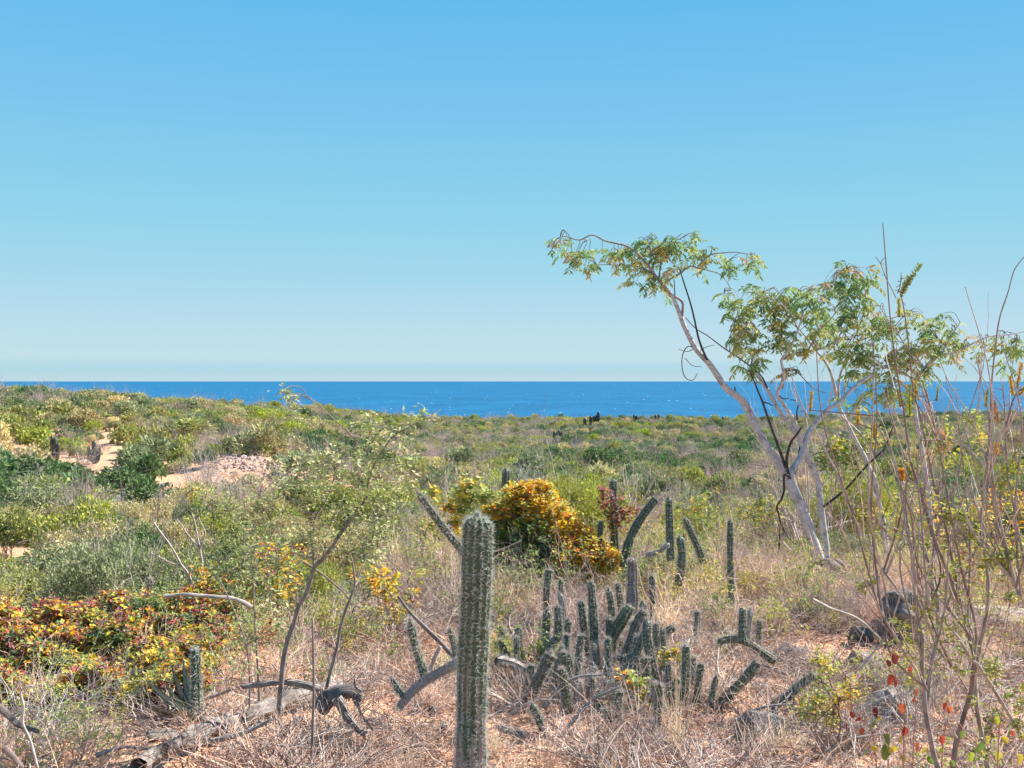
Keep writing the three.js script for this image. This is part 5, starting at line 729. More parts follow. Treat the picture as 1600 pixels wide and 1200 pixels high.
{ // agave rosette at lower left
  const d = 6.5, c0 = P(297, 1118, d), base = V(c0.x, groundY(c0.x, c0.z), c0.z), t = thing('agave', 'grey green agave rosette of narrow stiff leaves beside the white dotted cactus', 'agave', base); seed = 17;
  const blade = (tx, ty, w, col, dz = 0) => { const mb = new MB(base), A = c0.clone(), B = P(tx, ty, d + dz), n = 10, dir = B.clone().sub(A), L = dir.length(); dir.normalize(); const s0 = V().crossVectors(dir, V(0, 0, 1)).normalize(); const wv = (w / F) * d * 1.35; for (let k = 0; k <= n; k++) { const f = k / n, p = A.clone().lerp(B, f).add(V(0, -0.06 * L * Math.sin(f * 3.14), 0)), hw = wv * 0.5 * (f < 0.3 ? 0.75 + f * 0.8 : Math.pow((1 - f) / 0.7, 0.8)) + 0.001; for (const [q, h] of [[-1, 0.35], [-0.45, 0], [0.45, 0], [1, 0.35], [0.4, -0.35], [-0.4, -0.35]]) mb.v(p.x + s0.x * hw * q, p.y + s0.y * hw * q, p.z + s0.z * hw * q + hw * h, tint(col, 0.06), q, f); } for (let k = 0; k < n; k++) for (let j = 0; j < 6; j++) mb.quad(k * 6 + j, k * 6 + (j + 1) % 6, (k + 1) * 6 + (j + 1) % 6, (k + 1) * 6 + j); mb.build('leaf', M.cactus, t); };
  const ga = [0.36, 0.42, 0.33], tan = [0.52, 0.42, 0.3], br = [0.3, 0.21, 0.17];
  for (const q of [[225, 1064, 10, ga, -0.05], [256, 1070, 9, [0.33, 0.32, 0.2], 0.05], [266, 1040, 9, [0.3, 0.24, 0.2], 0.1], [285, 1046, 10, [0.24, 0.27, 0.2], 0.1], [292, 1052, 9, tan, 0.2], [205, 1125, 8, tan, -0.1], [238, 1108, 8, tan, -0.15], [285, 1030, 7, ga, 0.3], [320, 1050, 8, br, 0.3], [288, 1158, 6, br, -0.05], [296, 1160, 6, br, -0.1], [280, 1162, 6, br, 0], [215, 1100, 8, [0.28, 0.27, 0.2], 0.2], [330, 1085, 8, tan, 0.2]]) blade(...q);
  tag(t, t.userData.label, 'agave');
}
{ // weathered log with its root end
  const d = 5.7, seedN = 404; seed = seedN;
  const pts = [[215, 1215], [270, 1182], [330, 1157], [380, 1138], [430, 1117], [480, 1098], [535, 1090]].map(([x, y], k) => { const q = onGround(x, hit(x, y + 14)); q.y += 0.09; return q; });
  const base = pts[0].clone(), t = thing('fallen_log', 'weathered grey fallen log with a broken root end, lying across the lower left', 'log', base), mb = new MB(base);
  tube(mb, smooth(pts, 8), (s) => 0.036 + 0.02 * s, 22, (s, l) => tint(fbm(l * 5, s * 9, 3.3, 2) > 0.22 ? [0.14, 0.12, 0.11] : [0.27, 0.24, 0.225], 0.15), 0.8); mb.build('trunk', M.wood, t);
  const arm = (list, w0, w1, dz, col, name = 'branch') => { const m = new MB(base); limbs3(m, [[list, w0, w1, dz]], d, col || (() => tint([0.3, 0.26, 0.24], 0.1)), 12, null, 0.4, 6); m.build(name, M.wood, t); };
  arm([500, 1112, 525, 1088, 550, 1085, 562, 1100], 28, 18, 0.35, () => tint([0.2, 0.17, 0.165], 0.12), 'root_end');
  arm([525, 1095, 540, 1120, 556, 1140, 572, 1155], 18, 9, 0.2);
  arm([556, 1098, 566, 1122, 582, 1146], 7, 3, 0.15); arm([500, 1082, 460, 1071, 420, 1072, 378, 1078], 13, 8, 0.55); arm([565, 1085, 556, 1078, 554, 1064], 6, 3, 0.3); arm([330, 1162, 380, 1150, 425, 1128], 9, 4, -0.25, () => tint([0.45, 0.4, 0.36], 0.1));
}
const slabGeo = [0, 1, 2, 3].map((s) => { seed = 70 + s; const pts = []; for (let k = 0; k < 22; k++) { const q = rdir(); pts.push(V(q.x * rr(0.75, 1.1), q.y * rr(0.6, 1), q.z * rr(0.75, 1.1))); } const g = new ConvexGeometry(pts), p = g.attributes.position, uv = new Float32Array(p.count * 2); for (let k = 0; k < p.count; k++) { uv[k * 2] = p.getX(k) * 0.7 + p.getZ(k) * 0.4; uv[k * 2 + 1] = p.getY(k) * 0.7 + p.getZ(k) * 0.5; } g.setAttribute('uv', new THREE.BufferAttribute(uv, 2)); g.setAttribute('color', new THREE.Float32BufferAttribute(new Float32Array(p.count * 3).fill(1), 3)); return g; });
function stick2(label, list, w) { const d = hit(list[0], list[1] + 8) - 0.1, base = P(list[0], list[1], d), mb = new MB(base); limbs3(mb, [[list, w, w * 0.4]], d, () => tint([0.36, 0.32, 0.3], 0.12), 8, null, 0.35, 5); const e = []; for (let k = 2; k < list.length; k += 2) { const p = P(list[k], list[k + 1], d); grow(mb, p, rdir(), 0.14, 0.004, 1, [0.4, 0.35, 0.32], { seg: 3, kids: 1 }); } const o = mb.build('dead_branch', M.bark, scene); o.position.copy(base); tag(o, label, 'branch'); }
function rock(label, px, py, wpx, hpx, col, dd, cat = 'rock', name = 'rock', turn = 0) {
  const d = dd || hit(px, py), p = onGround(px, d), s = (wpx / 2 / F) * d, o = thing(name, label, cat, p), m = new THREE.Mesh(pick(slabGeo), rockMat(...col)); m.name = 'boulder'; m.castShadow = m.receiveShadow = true; o.remove(m);
  const mesh = new THREE.Mesh(m.geometry, m.material); mesh.name = o.name; mesh.userData = o.userData; mesh.position.copy(p); mesh.position.y += (hpx / F) * d * 0.36; mesh.scale.set(s * 1.1, (hpx / F) * d * 0.85, s); mesh.rotation.y = turn; mesh.castShadow = mesh.receiveShadow = true; scene.remove(o); scene.add(mesh); return mesh;
}
seed = 717; for (const [q, w, l] of [[[850, 1110, 880, 1075, 905, 1062, 940, 1058], 8, 'grey dead branch arched over the left half of the cluster'], [[880, 1150, 905, 1120, 930, 1095, 968, 1078], 7, 'grey dead branch slanting up through the lower cluster'], [[930, 1040, 965, 1030, 985, 1038, 1010, 1030], 6, 'bent bleached branch in the heart of the cluster'], [[800, 1120, 835, 1100, 872, 1098], 7, 'dead stick lying left of the cluster'], [[1000, 1120, 1020, 1085, 1050, 1070], 6, 'dead twig leaning right at the right side of the cluster'], [[790, 1080, 815, 1060, 822, 1110], 6, 'bent dead twig under the fallen grey arm'], [[1150, 1130, 1190, 1110, 1240, 1104], 6, 'dead stick lying beneath the lone slanting arm'], [[1290, 1180, 1330, 1160, 1385, 1150], 7, 'dead stick lying in front of the pale boulder'], [[150, 1185, 190, 1172, 240, 1176], 7, 'dead stick lying left of the log'], [[600, 1190, 640, 1172, 690, 1168], 7, 'dead stick lying left of the foot of the tallest cactus'], [[1060, 960, 1100, 945, 1150, 950], 5, 'dead stick lying in the pale dry brush'], [[380, 1185, 430, 1170, 500, 1175], 8, 'dead stick lying in front of the log']]) stick2(l, q, w);
seed = 606;
rock('angular grey boulder in the dry grass at bottom right of centre', 1195, 1170, 90, 52, [0.3, 0.28, 0.27]);
rock('pale weathered boulder behind the red leaved plant', 1395, 1125, 90, 44, [0.5, 0.44, 0.38]);
rock('dark small rock in front of the rotting stump', 1375, 1000, 34, 26, [0.3, 0.27, 0.26]);
rock('brownish split rock left of the dark small one', 1345, 1015, 40, 34, [0.3, 0.26, 0.24]);
rock('low tan rock just above the red leaved plant', 1345, 1050, 80, 26, [0.5, 0.4, 0.33]);
rock('pale flat stone slab behind the whips at the right edge', 1560, 990, 150, 40, [0.58, 0.47, 0.38], 0, 'rock', 'stone_slab');
rock('dark hollow looking boulder under the stone slab', 1480, 1005, 60, 40, [0.3, 0.27, 0.25]);
rock('little dark rock in the grass beyond the elbowed cactus', 1255, 975, 36, 24, [0.32, 0.27, 0.25]);
rock('dark earthy clod at the foot of the elbowed cactus', 1240, 1040, 60, 24, [0.33, 0.26, 0.24]);
rock('grey rock at the bottom edge beside the bare stems', 1440, 1205, 60, 40, [0.34, 0.32, 0.31], 4.2);
rock('flat tan rock in front of the agave', 255, 1160, 70, 14, [0.52, 0.43, 0.35]);
seed = 6161; for (let k = 0; k < 36; k++) { const right = k < 22, px = right ? rr(1180, 1590) : rr(420, 1180), py = right ? rr(965, 1180) : rr(1080, 1195), w = rr(10, 30); const lab = `${w > 23 ? 'large' : w > 15 ? 'middling' : 'small'} angular ${['grey brown', 'tan', 'grey'][k % 3]} stone ${!right ? (px < 700 ? 'by the log' : px < 800 ? 'at the foot of the tallest cactus' : px < 950 ? 'in front of the left of the cluster' : px < 1080 ? 'in front of the right of the cluster' : 'near the slanting arms') : px < 1280 ? 'by the lone slanting arm' : px < 1380 ? 'by the yellow leaved weed' : px < 1480 ? 'by the grey bare shrub' : 'under the tall whips'}, ${py > 1110 ? 'near' : py > 1040 ? 'midway' : 'far'}`; rock(lab, px, py, w, w * rr(0.4, 0.8), [[0.36, 0.31, 0.28], [0.46, 0.38, 0.33], [0.3, 0.27, 0.26]][k % 3], 0, 'stone', 'stone', rr(0, 6)).userData.group = lab; }
{ // rotting stump
  const d = 9.4, base = onGround(1412, d), t = thing('stump', 'dark rotting stump wrapped in dry grass behind the grey bare shrub', 'stump', base), mb = new MB(base); seed = 12;
  tube(mb, smooth([base.clone().add(V(0.03, -0.1, 0)), P(1410, 965, d), P(1413, 942, d), P(1416, 924, d)], 5), (s) => 0.15 * Math.sqrt(Math.max(0.01, 1 - s * s * s)) * (1 + 0.12 * Math.sin(s * 17)), 26, () => tint([0.26, 0.22, 0.2], 0.3), 0.9); mb.build('trunk', M.wood, t);
  const s2 = new MB(base); for (let k = 0; k < 220; k++) { const a = rr(0, 6.28), y0 = rr(0, 0.35), q = V(base.x + Math.cos(a) * (0.2 - y0 * 0.2), base.y + y0, base.z + Math.sin(a) * (0.2 - y0 * 0.2)); strip(s2, q, q.clone().add(V(gauss() * 0.06, rr(0.08, 0.22), gauss() * 0.06)), 0.0032, tint([0.4, 0.34, 0.25], 0.2)); } s2.build('dry_stems', M.straw, t, 'stuff');
}
// ---------------------------------------------------------------- dead sticks and branches
function stick(label, list, w0, w1, d, col, group, dz = 0) {
  const base = P(list[0], list[1], d), t = new MB(base); limbs3(t, [[list, w0, w1, 0, dz]], d, () => tint(col, 0.12), 7, null, 0.25, 5);
  const o = t.build('dead_branch', M.bark, scene); o.position.copy(base); tag(o, label, 'branch', group); return o;
}
seed = 222; const PALE = [0.5, 0.43, 0.38], DK = [0.16, 0.13, 0.12];
stick('pale dead branch arching over the right end of the vine mat', [255, 936, 290, 933, 325, 936, 355, 938, 375, 943, 393, 953], 6, 7, 8.2, PALE);
stick('dead grey stake leaning up to the left beside the tallest cactus', [712, 1034, 690, 1010, 665, 985, 640, 960, 622, 935], 9, 4, 6.4, [0.22, 0.19, 0.19]);
stick('pale bare stick propped against the dead cactus arm', [672, 1052, 680, 1030, 688, 1014], 8, 6, 6.1, PALE);
stick('long dry stalk lying across the grass toward the red leaved plant', [1270, 940, 1300, 955, 1340, 970, 1376, 1002], 4, 3, 6.8, PALE);
stick('dry bent stalk in front of the low tan rock', [1345, 1050, 1362, 1028, 1385, 1000], 4, 3, 5.6, PALE);
stick('dry stick lying right of the dead limb, left of the tree foot', [1222, 850, 1240, 870, 1262, 900], 4, 3, 13.5, PALE);
stick('thick dark dead branch curving in at the left edge', [-15, 1098, 8, 1118, 24, 1134, 36, 1140, 60, 1148], 12, 6, 5.4, DK);
stick('dark stick slanting at the bottom left corner', [5, 1172, 18, 1185, 34, 1205], 10, 8, 4.9, [0.22, 0.16, 0.15]);
stick('thin white stem standing in the brush at the lower left', [58, 1205, 46, 1160, 35, 1135, 36, 1110, 33, 1082, 50, 1076], 4, 3, 5.0, [0.55, 0.5, 0.48]);
stick('thin dry log end lying behind the agave toward the small tree', [315, 1098, 340, 1090, 365, 1080], 6, 5, 6.6, [0.4, 0.3, 0.24]);
stick('curved dead twig with a knot hanging by the orange mound', [760, 870, 790, 860, 815, 848], 2.6, 2, 8, PALE);
{ // forked dead shrub, lower left of the small tree
  const d = 11, base = onGround(303, d), t = thing('dead_shrub', 'pale forked leafless shrub behind the vine mat', 'shrub', base), mb = new MB(base);
  limbs3(mb, [[[300, 940, 298, 915, 282, 885, 265, 855, 250, 835, 240, 820], 5, 2.4], [[304, 940, 302, 920, 286, 890, 270, 885, 235, 868], 4, 2], [[316, 885, 312, 862, 308, 842, 304, 820, 298, 802], 3.6, 2, 0.2], [[311, 860, 292, 838, 284, 825, 276, 815], 3, 1.6, 0.2], [[312, 862, 320, 836, 312, 818, 308, 800], 3, 1.6, 0.2], [[303, 940, 314, 900, 316, 882], 4, 3, 0.1]], d, () => tint([0.5, 0.44, 0.4], 0.1), 6, null, 0.15); mb.build('stems', M.bark, t);
}
// tangles of dead twigs: each its own thing
function tangle(label, px, py, w, h, n, col, dd, leafy) {
  const d = dd || hit(px, py), base = onGround(px, d, 0.02), t = thing('dead_shrub', label, 'shrub', base), mb = new MB(base), tips = [], k = d / F;
  for (let j = 0; j < n; j++) { const a = rr(0, 6.28), p = base.clone().add(V(Math.cos(a) * w * 0.3 * k * rnd(), 0, Math.sin(a) * w * 0.3 * k * rnd())), e = rr(0.35, 1.35); grow(mb, p, V(Math.cos(a) * Math.cos(e), Math.sin(e), Math.sin(a) * Math.cos(e)), h * k * rr(0.6, 1.1), 0.0045, 2, col, { seg: 4, bend: 0.22, spread: 0.8, kids: 1, p: 0.75, lift: 0 }, tips); }
  mb.build('twigs', M.twig, t);
  if (leafy) { const lf = new MB(base); for (const [p] of tips) if (rnd() < leafy[1]) for (let e = 0; e < 5; e++) leaf(lf, p.clone().add(rdir().multiplyScalar(0.02)), rdir(), rdir(), 0.022 * rr(0.6, 1.3), 0.012, tint(pick(leafy[0]), 0.15)); lf.build('foliage', M.leaf, t, 'stuff'); }
}
seed = 333; const TW = [0.42, 0.35, 0.31], TWG = [0.32, 0.28, 0.28], LV = AUT.lime;
[['tangle of white dead twigs with pale green leaves at the lower left corner', 30, 1185, 120, 120, 26, [0.5, 0.45, 0.43], 0, [LV, 0.5]], ['grey dead twig tangle below the vine mat', 120, 1140, 120, 80, 24, TWG, 0, [LV, 0.15]], ['shadowed brush between the vine mat and the agave', 215, 1110, 100, 70, 20, [0.3, 0.26, 0.26], 0], ['tan weed tangle at the bottom left, in front of the log', 110, 1195, 140, 70, 22, TW, 0, [LV, 0.4]],
  ['reddish dry stalks in the shade of the orange mound', 835, 960, 70, 80, 16, [0.34, 0.2, 0.18], 0], ['dry tan brush between the tallest cactus and the orange mound', 790, 960, 60, 90, 18, TW, 0], ['grey thorny twigs matted over the lower cactus cluster', 915, 1120, 90, 60, 24, TWG, 0], ['dead twigs in the shadow right of the fallen cactus arm', 840, 1105, 80, 60, 22, [0.3, 0.26, 0.26], 0], ['bleached twigs around the leaning cactus pair', 960, 1030, 90, 60, 18, TW, 0],
  ['wide mat of pale dry brush right of the orange mound', 1030, 935, 110, 60, 26, TW, 0], ['pale dry brush behind the solitary slim cactus', 1100, 900, 110, 60, 26, TW, 0], ['silvery dry brush left of the pale tree foot', 1190, 895, 110, 60, 26, [0.45, 0.39, 0.36], 0], ['dry brush in front of the pale tree foot', 1255, 930, 90, 50, 20, TW, 0], ['dry brush right of the tree burl', 1345, 905, 90, 60, 22, TW, 0], ['dark dry brush beneath the yellow thicket at right', 1460, 900, 110, 80, 24, [0.26, 0.2, 0.2], 0], ['dry brush under the right end of the yellow thicket', 1560, 920, 110, 80, 24, [0.34, 0.26, 0.24], 0],
  ['dry brush left of the orange vine sprig', 540, 980, 90, 80, 22, TW, 0], ['pale brush below the orange vine sprig', 610, 1010, 90, 70, 22, TW, 0], ['dry brush between the small tree and the tilted cactus arm', 660, 930, 90, 90, 26, TW, 0, [LV, 0.2]], ['dry brush beside the shaded foot of the tallest cactus', 690, 960, 70, 80, 18, TWG, 0], ['twiggy brush around the root end of the log', 520, 1160, 90, 90, 20, TW, 0], ['dark twigs beneath the log', 440, 1170, 90, 50, 16, [0.2, 0.17, 0.17], 0], ['thin brush behind the white dotted cactus', 360, 1080, 70, 90, 16, TW, 0, [LV, 0.4]],
  ['thorny grey brush in front of the pale boulder', 1370, 1180, 120, 70, 24, TWG, 0], ['grey twigs behind the red leaved plant', 1440, 1150, 90, 90, 18, TWG, 0], ['dry twigs at the bottom right corner', 1560, 1190, 100, 120, 18, TWG, 4.4, [LV, 0.3]], ['pale grey twig thicket at the bottom, under the red leaved plant', 1390, 1195, 150, 90, 46, [0.52, 0.46, 0.43], 3.9], ['dense dead twigs left of the red leaved plant', 1320, 1170, 130, 70, 40, [0.46, 0.4, 0.38], 0], ['dead twigs lying over the pale boulder', 1430, 1110, 120, 60, 30, [0.44, 0.38, 0.36], 0], ['brown stem tangle in front of the cluster', 960, 1185, 160, 60, 36, [0.4, 0.29, 0.25], 0], ['bleached branch tangle over the lower middle cluster', 920, 1100, 120, 60, 34, [0.55, 0.49, 0.46], 0], ['low brush in front of the flat slab', 1540, 1040, 120, 50, 20, [0.36, 0.27, 0.25], 0], ['dry twig fan under the lone slanting cactus arm', 1230, 1130, 90, 50, 18, TW, 0]].forEach((a) => tangle(...a));

// ---------------------------------------------------------------- dry grass and litter (nobody could count it)
const treeFoot = P(1284, 892, 15), logA = onGround(230, hit(230, 1212)), logB = onGround(545, hit(545, 1104));
const kept = (x, z) => { if (Math.abs(x - treeFoot.x) < 0.8 && z < -12.6 && z > -15.6) return true; const t = Math.max(0, Math.min(1, ((x - logA.x) * (logB.x - logA.x) + (z - logA.z) * (logB.z - logA.z)) / ((logB.x - logA.x) ** 2 + (logB.z - logA.z) ** 2))), qx = lerp(logA.x, logB.x, t), qz = lerp(logA.z, logB.z, t); if (Math.abs(x - qx) < 0.25 && z - qz < 0.32 && z - qz > -0.15) return true; return Math.hypot(x - RK.x, z - RK.z) < 0.6; }, RK = onGround(1370, 8.9);
{
  const blade = (mb, p, dir, len, w, col, droop) => { let d = dir.clone(), q = p.clone(), s = V().crossVectors(d, V(gauss(), 0.3, gauss())).normalize(), i0 = mb.v(q.x - s.x * w, q.y - s.y * w, q.z - s.z * w, col); mb.v(q.x + s.x * w, q.y + s.y * w, q.z + s.z * w, col); const n = 4; for (let k = 1; k <= n; k++) { q = q.clone().addScaledVector(d, len / n); d.y -= droop; d.normalize(); const ww = w * (1 - 0.8 * k / n), a = mb.v(q.x - s.x * ww, q.y - s.y * ww, q.z - s.z * ww, col); mb.v(q.x + s.x * ww, q.y + s.y * ww, q.z + s.z * ww, col); mb.quad(a - 2, a - 1, a + 1, a); } };
  const STR = [[0.74, 0.54, 0.4], [0.82, 0.64, 0.49], [0.6, 0.41, 0.31], [0.66, 0.41, 0.33], [0.36, 0.25, 0.2], [0.86, 0.72, 0.58], [0.28, 0.19, 0.16]];
  const standing = (s, n, h, w, sp, dr) => { seed = s; const mb = new MB(); for (let k = 0; k < n; k++) { const a = rr(0, 6.28), e = rr(0.5, 1.5); blade(mb, V(gauss() * sp, -0.01, gauss() * sp), V(Math.cos(a) * Math.cos(e), Math.sin(e), Math.sin(a) * Math.cos(e)), h * rr(0.4, 1.2), w * rr(0.6, 1.3), tint(pick(STR), 0.12), dr * rr(0.3, 1.6)); } return mb.geo(); };
  const lying = (s, n, L, w) => { seed = s; const mb = new MB(); for (let k = 0; k < n; k++) { const a = rr(0, 6.28), e = rr(0.0, 0.5); blade(mb, V(gauss() * 0.14, rr(0.0, 0.04), gauss() * 0.14), V(Math.cos(a), e, Math.sin(a)).normalize(), L * rr(0.3, 1.2), w * rr(0.6, 1.3), tint(rnd() < 0.25 ? [0.25, 0.18, 0.16] : pick(STR), 0.15), rr(0.1, 0.3)); } return mb.geo(); };
  const crumbs = (s, n) => { seed = s; const mb = new MB(); for (let k = 0; k < n; k++) leaf(mb, V(gauss() * 0.13, rr(0, 0.02), gauss() * 0.13), V(gauss(), 0.15 + 0.3 * rnd(), gauss()).normalize(), V(gauss() * 0.5, 1, gauss() * 0.5).normalize(), rr(0.012, 0.035), rr(0.008, 0.02), tint(pick([[0.62, 0.43, 0.31], [0.45, 0.27, 0.2], [0.78, 0.6, 0.45], [0.68, 0.5, 0.37], [0.25, 0.17, 0.14]]), 0.2), 0.5); return mb.geo(); };
  const sets = [
    ['dry_grass', 'tufts of pale straw grass over the dry ground', [standing(1, 22, 0.16, 0.0036, 0.04, 0.1), standing(2, 24, 0.11, 0.0036, 0.05, 0.12), standing(3, 20, 0.26, 0.0036, 0.035, 0.14)], 2200, 3.4, 16],
    ['straw_litter', 'mat of fallen straw and stems on the ground', [lying(5, 30, 0.2, 0.0036), lying(6, 30, 0.14, 0.004)], 3000, 3.4, 15],
    ['leaf_litter', 'curled dead leaves scattered on the ground', [crumbs(8, 42), crumbs(9, 30)], 3200, 3.4, 13],
  ];
  const mt = new THREE.Matrix4(), qt = new THREE.Quaternion();
  seed = 4141; const heads = []; for (let k = 0; k < 260; k++) { const d = Math.sqrt(rr(4.2 * 4.2, 17 * 17)); heads.push([rr(-0.53, 0.53) * d, -d, rr(0.1, 0.4)]); }
  for (const [nm, lb, gs, n, d1, d2] of sets) gs.forEach((g, gi) => {
    seed = 5000 + gi * 7 + n; const m = Math.round(n / gs.length), im = new THREE.InstancedMesh(g, M.straw, m); let c = 0;
    while (c < m) {
      let d = Math.sqrt(rr(d1 * d1, d2 * d2)), u = rr(-0.53, 0.53), x = u * d, z = -d; if (nm === 'dry_grass' && rnd() < 0.72) { const h = pick(heads); x = h[0] + gauss() * h[2]; z = h[1] + gauss() * h[2]; } const dens = fbm(x * 0.7, z * 0.7, 20 + n * 0.001, 3);
      if (nm !== 'leaf_litter' && kept(x, z)) continue; if (nm === 'dry_grass' ? false : dens < -0.02 && rnd() < 0.82) continue; if (nm === 'dry_grass' && x / -z > 0.24 && z > -10 && rnd() < 0.6) continue;
      const s = rr(0.7, 1.35); qt.setFromAxisAngle(V(0, 1, 0), rr(0, 6.28)); mt.compose(V(x, groundY(x, z), z), qt, V(s, s * rr(0.7, 1.2), s)); im.setMatrixAt(c, mt);
      const f = 1 + gauss() * 0.13, p = fbm(x * 0.5, z * 0.5, 31, 2) * 0.14; im.setColorAt(c, new THREE.Color(f * (1 + p), f, f * (1 - p))); c++;
    }
    im.name = numbered(nm); im.userData = { kind: 'stuff', label: lb, category: nm.replace('_', ' '), group: lb }; im.castShadow = im.receiveShadow = true; scene.add(im);
  });
  { // wispy dry brush standing over the far half of the flat
    seed = 888; const gs = [0, 1, 2].map((j) => { const mb = new MB(); for (let k = 0; k < 26; k++) { const a = rr(0, 6.28), e = rr(0.4, 1.5); grow(mb, V(gauss() * 0.12, -0.02, gauss() * 0.12), V(Math.cos(a) * Math.cos(e), Math.sin(e), Math.sin(a) * Math.cos(e)), rr(0.5, 1.1), 0.013, 2, [1, 1, 1], { seg: 4, bend: 0.26, spread: 0.85, kids: 1, p: 0.85, lift: 0 }); } return mb.geo(); });
    const mats = [twigMat(0.74, 0.54, 0.43), twigMat(0.5, 0.38, 0.33), twigMat(0.78, 0.6, 0.42)];
    gs.forEach((g, j) => { const m = 170, im = new THREE.InstancedMesh(g, mats[j], m); let c = 0; while (c < m) { const d = Math.sqrt(rr(5.4 * 5.4, 19 * 19)), u = rr(-0.53, 0.53), x = u * d, z = -d; if (kept(x, z)) continue; const dn = fbm(x * 0.5, z * 0.5, 44, 2); if (u < -0.12 && d > 9.5 && rnd() < 0.75) continue; if (d < 9 && rnd() < 0.8) continue; if (d > 9 && dn < -0.1 && rnd() < 0.7) continue; const s = rr(0.22, 0.5) * lerp(0.6, 1.15, sm(6, 12, d)); qt.setFromAxisAngle(V(0, 1, 0), rr(0, 6.28)); mt.compose(V(x, groundY(x, z), z), qt, V(s, s * rr(0.7, 1.2), s)); im.setMatrixAt(c, mt); const f = 1 + gauss() * 0.15; im.setColorAt(c, new THREE.Color(f, f, f)); c++; }
      im.name = numbered('dry_brush'); im.userData = { kind: 'stuff', label: 'wispy pale dry brush over the far half of the flat', category: 'brush', group: 'wispy dry brush' }; im.castShadow = im.receiveShadow = true; scene.add(im); });
  }
  { // tangled dead twigs lying low among the cacti
    seed = 1888; const gs = [0, 1, 2].map(() => { const mb = new MB(); for (let k = 0; k < 14; k++) { const a = rr(0, 6.28), e = rr(0.05, 0.8); grow(mb, V(gauss() * 0.3, 0.02, gauss() * 0.3), V(Math.cos(a) * Math.cos(e), Math.sin(e), Math.sin(a) * Math.cos(e)), rr(0.5, 1.1), 0.017, 2, [1, 1, 1], { seg: 4, bend: 0.3, spread: 0.9, kids: 1, p: 0.6, lift: -0.02 }); } return mb.geo(); });
    const mats = [twigMat(0.26, 0.21, 0.2), twigMat(0.56, 0.46, 0.4), twigMat(0.42, 0.27, 0.21)];
    gs.forEach((g, j) => { const m = 95, im = new THREE.InstancedMesh(g, mats[j], m); let c = 0; while (c < m) { const d = Math.sqrt(rr(4.6 * 4.6, 11 * 11)), u = rr(-0.52, 0.52), x = u * d, z = -d; if (kept(x, z)) continue; if (fbm(x * 0.6, z * 0.6, 61, 2) < -0.02 && rnd() < 0.75) continue; const s = rr(0.25, 0.5); qt.setFromAxisAngle(V(0, 1, 0), rr(0, 6.28)); mt.compose(V(x, groundY(x, z), z), qt, V(s, s * rr(0.5, 1), s)); im.setMatrixAt(c, mt); const f = 1 + gauss() * 0.2; im.setColorAt(c, new THREE.Color(f, f, f)); c++; }
      im.name = numbered('dead_twigs'); im.userData = { kind: 'stuff', label: 'low tangled dead twigs lying in the grass', category: 'twigs', group: 'low tangled dead twigs' }; im.castShadow = im.receiveShadow = true; scene.add(im); });
  }
  { // small yellow green weeds scattered through the dry brush
    seed = 2888; const gs = [0, 1, 2].map(() => { const tips = [], mb = new MB(); for (let k = 0; k < 9; k++) { const a = rr(0, 6.28), e = rr(0.6, 1.5); grow(mb, V(gauss() * 0.08, -0.02, gauss() * 0.08), V(Math.cos(a) * Math.cos(e), Math.sin(e), Math.sin(a) * Math.cos(e)), rr(0.5, 1), 0.009, 1, [0.6, 0.5, 0.5], { seg: 3, bend: 0.2, spread: 0.8, kids: 1, p: 0.9 }, tips); } for (const [p] of tips) for (let e = 0; e < 7; e++) leaf(mb, p.clone().add(rdir().multiplyScalar(0.09)), rdir(), V(gauss() * 0.5, 1, gauss() * 0.5).normalize(), rr(0.06, 0.13), rr(0.04, 0.075), tint([1, 1, 1], 0.2)); return mb.geo(); });
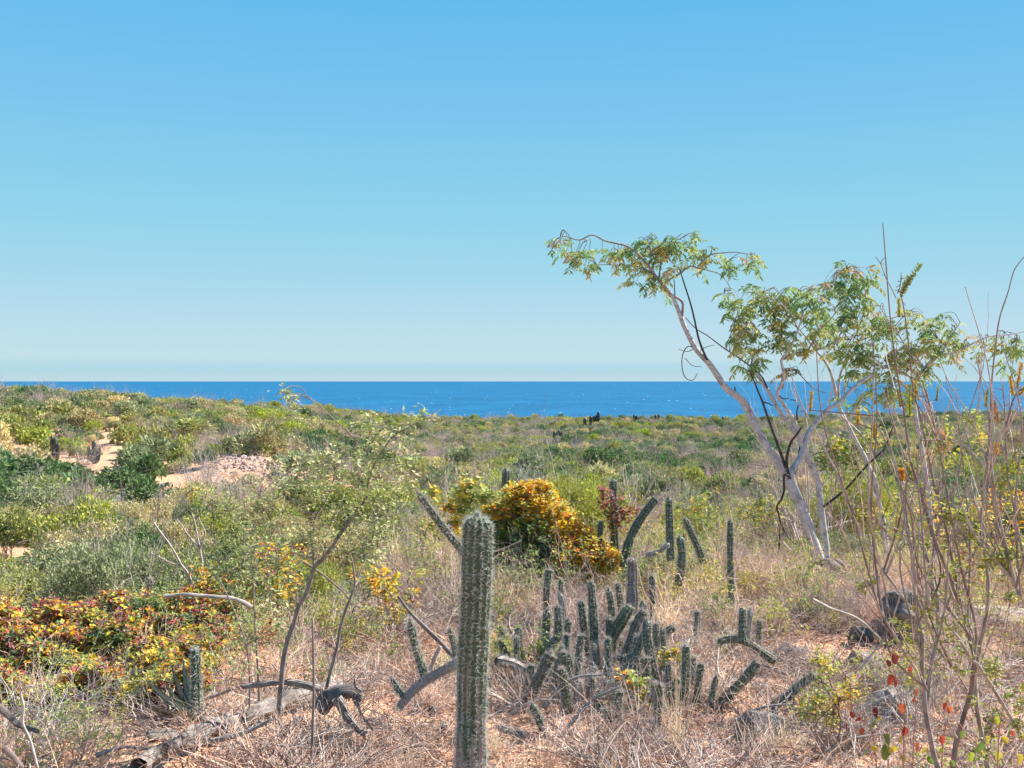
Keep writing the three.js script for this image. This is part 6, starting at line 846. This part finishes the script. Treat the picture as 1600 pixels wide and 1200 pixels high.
    [[0.42, 0.42, 0.11], [0.28, 0.34, 0.12], [0.52, 0.44, 0.12]].forEach((q, j) => { const m = 95, im = new THREE.InstancedMesh(gs[j], leafMat(...q, 0.4), m); let c = 0; while (c < m) { const d = Math.sqrt(rr(6.5 * 6.5, 17 * 17)), u = rr(-0.52, 0.52), x = u * d, z = -d; if (kept(x, z) || fbm(x * 0.4, z * 0.4, 71, 2) < -0.05 && rnd() < 0.8) continue; const s = rr(0.2, 0.48) * lerp(0.6, 1.1, sm(6, 12, d)); qt.setFromAxisAngle(V(0, 1, 0), rr(0, 6.28)); mt.compose(V(x, groundY(x, z), z), qt, V(s, s, s)); im.setMatrixAt(c, mt); const f = 1 + gauss() * 0.2; im.setColorAt(c, new THREE.Color(f, f, f)); c++; }
      im.name = numbered('green_weeds'); im.userData = { kind: 'stuff', label: 'small yellow green weeds scattered through the dry brush', category: 'weeds', group: 'scattered small weeds' }; im.castShadow = im.receiveShadow = true; scene.add(im); });
  }
  // tall single stalks in front
  seed = 2024; const mb = new MB(); for (let k = 0; k < 300; k++) { const d = rr(4.6, 9), u = rr(-0.5, 0.5), x = u * d, q = V(x, groundY(x, -d), -d), a = rr(0, 6.28), e = rr(0.5, 1.5); blade(mb, q, V(Math.cos(a) * Math.cos(e), Math.sin(e), Math.sin(a) * Math.cos(e)), rr(0.2, 0.55), rr(0.0015, 0.0032), tint(pick(STR), 0.12), rr(0.02, 0.14)); }
  for (let k = 0; k < 34; k++) { const p = onGround(1060 + gauss() * 10, 5.9 + gauss() * 0.1); blade(mb, p, V(gauss() * 0.28, 1, gauss() * 0.2).normalize(), rr(0.25, 0.55), 0.003, tint([0.66, 0.52, 0.34], 0.12), rr(0.0, 0.08)); }
  for (let k = 0; k < 30; k++) { const p = onGround(640 + gauss() * 14, 5.2 + gauss() * 0.1); blade(mb, p, V(gauss() * 0.5, 1, gauss() * 0.2).normalize(), rr(0.15, 0.35), 0.0026, tint([0.66, 0.52, 0.38], 0.12), rr(0.0, 0.08)); }
  const o = mb.build('tall_dry_stalks', M.straw, scene, 'stuff'); o.userData.label = 'long loose straw stalks rising from the dry grass'; o.userData.category = 'grass';
}
renderer.render(scene, camera);
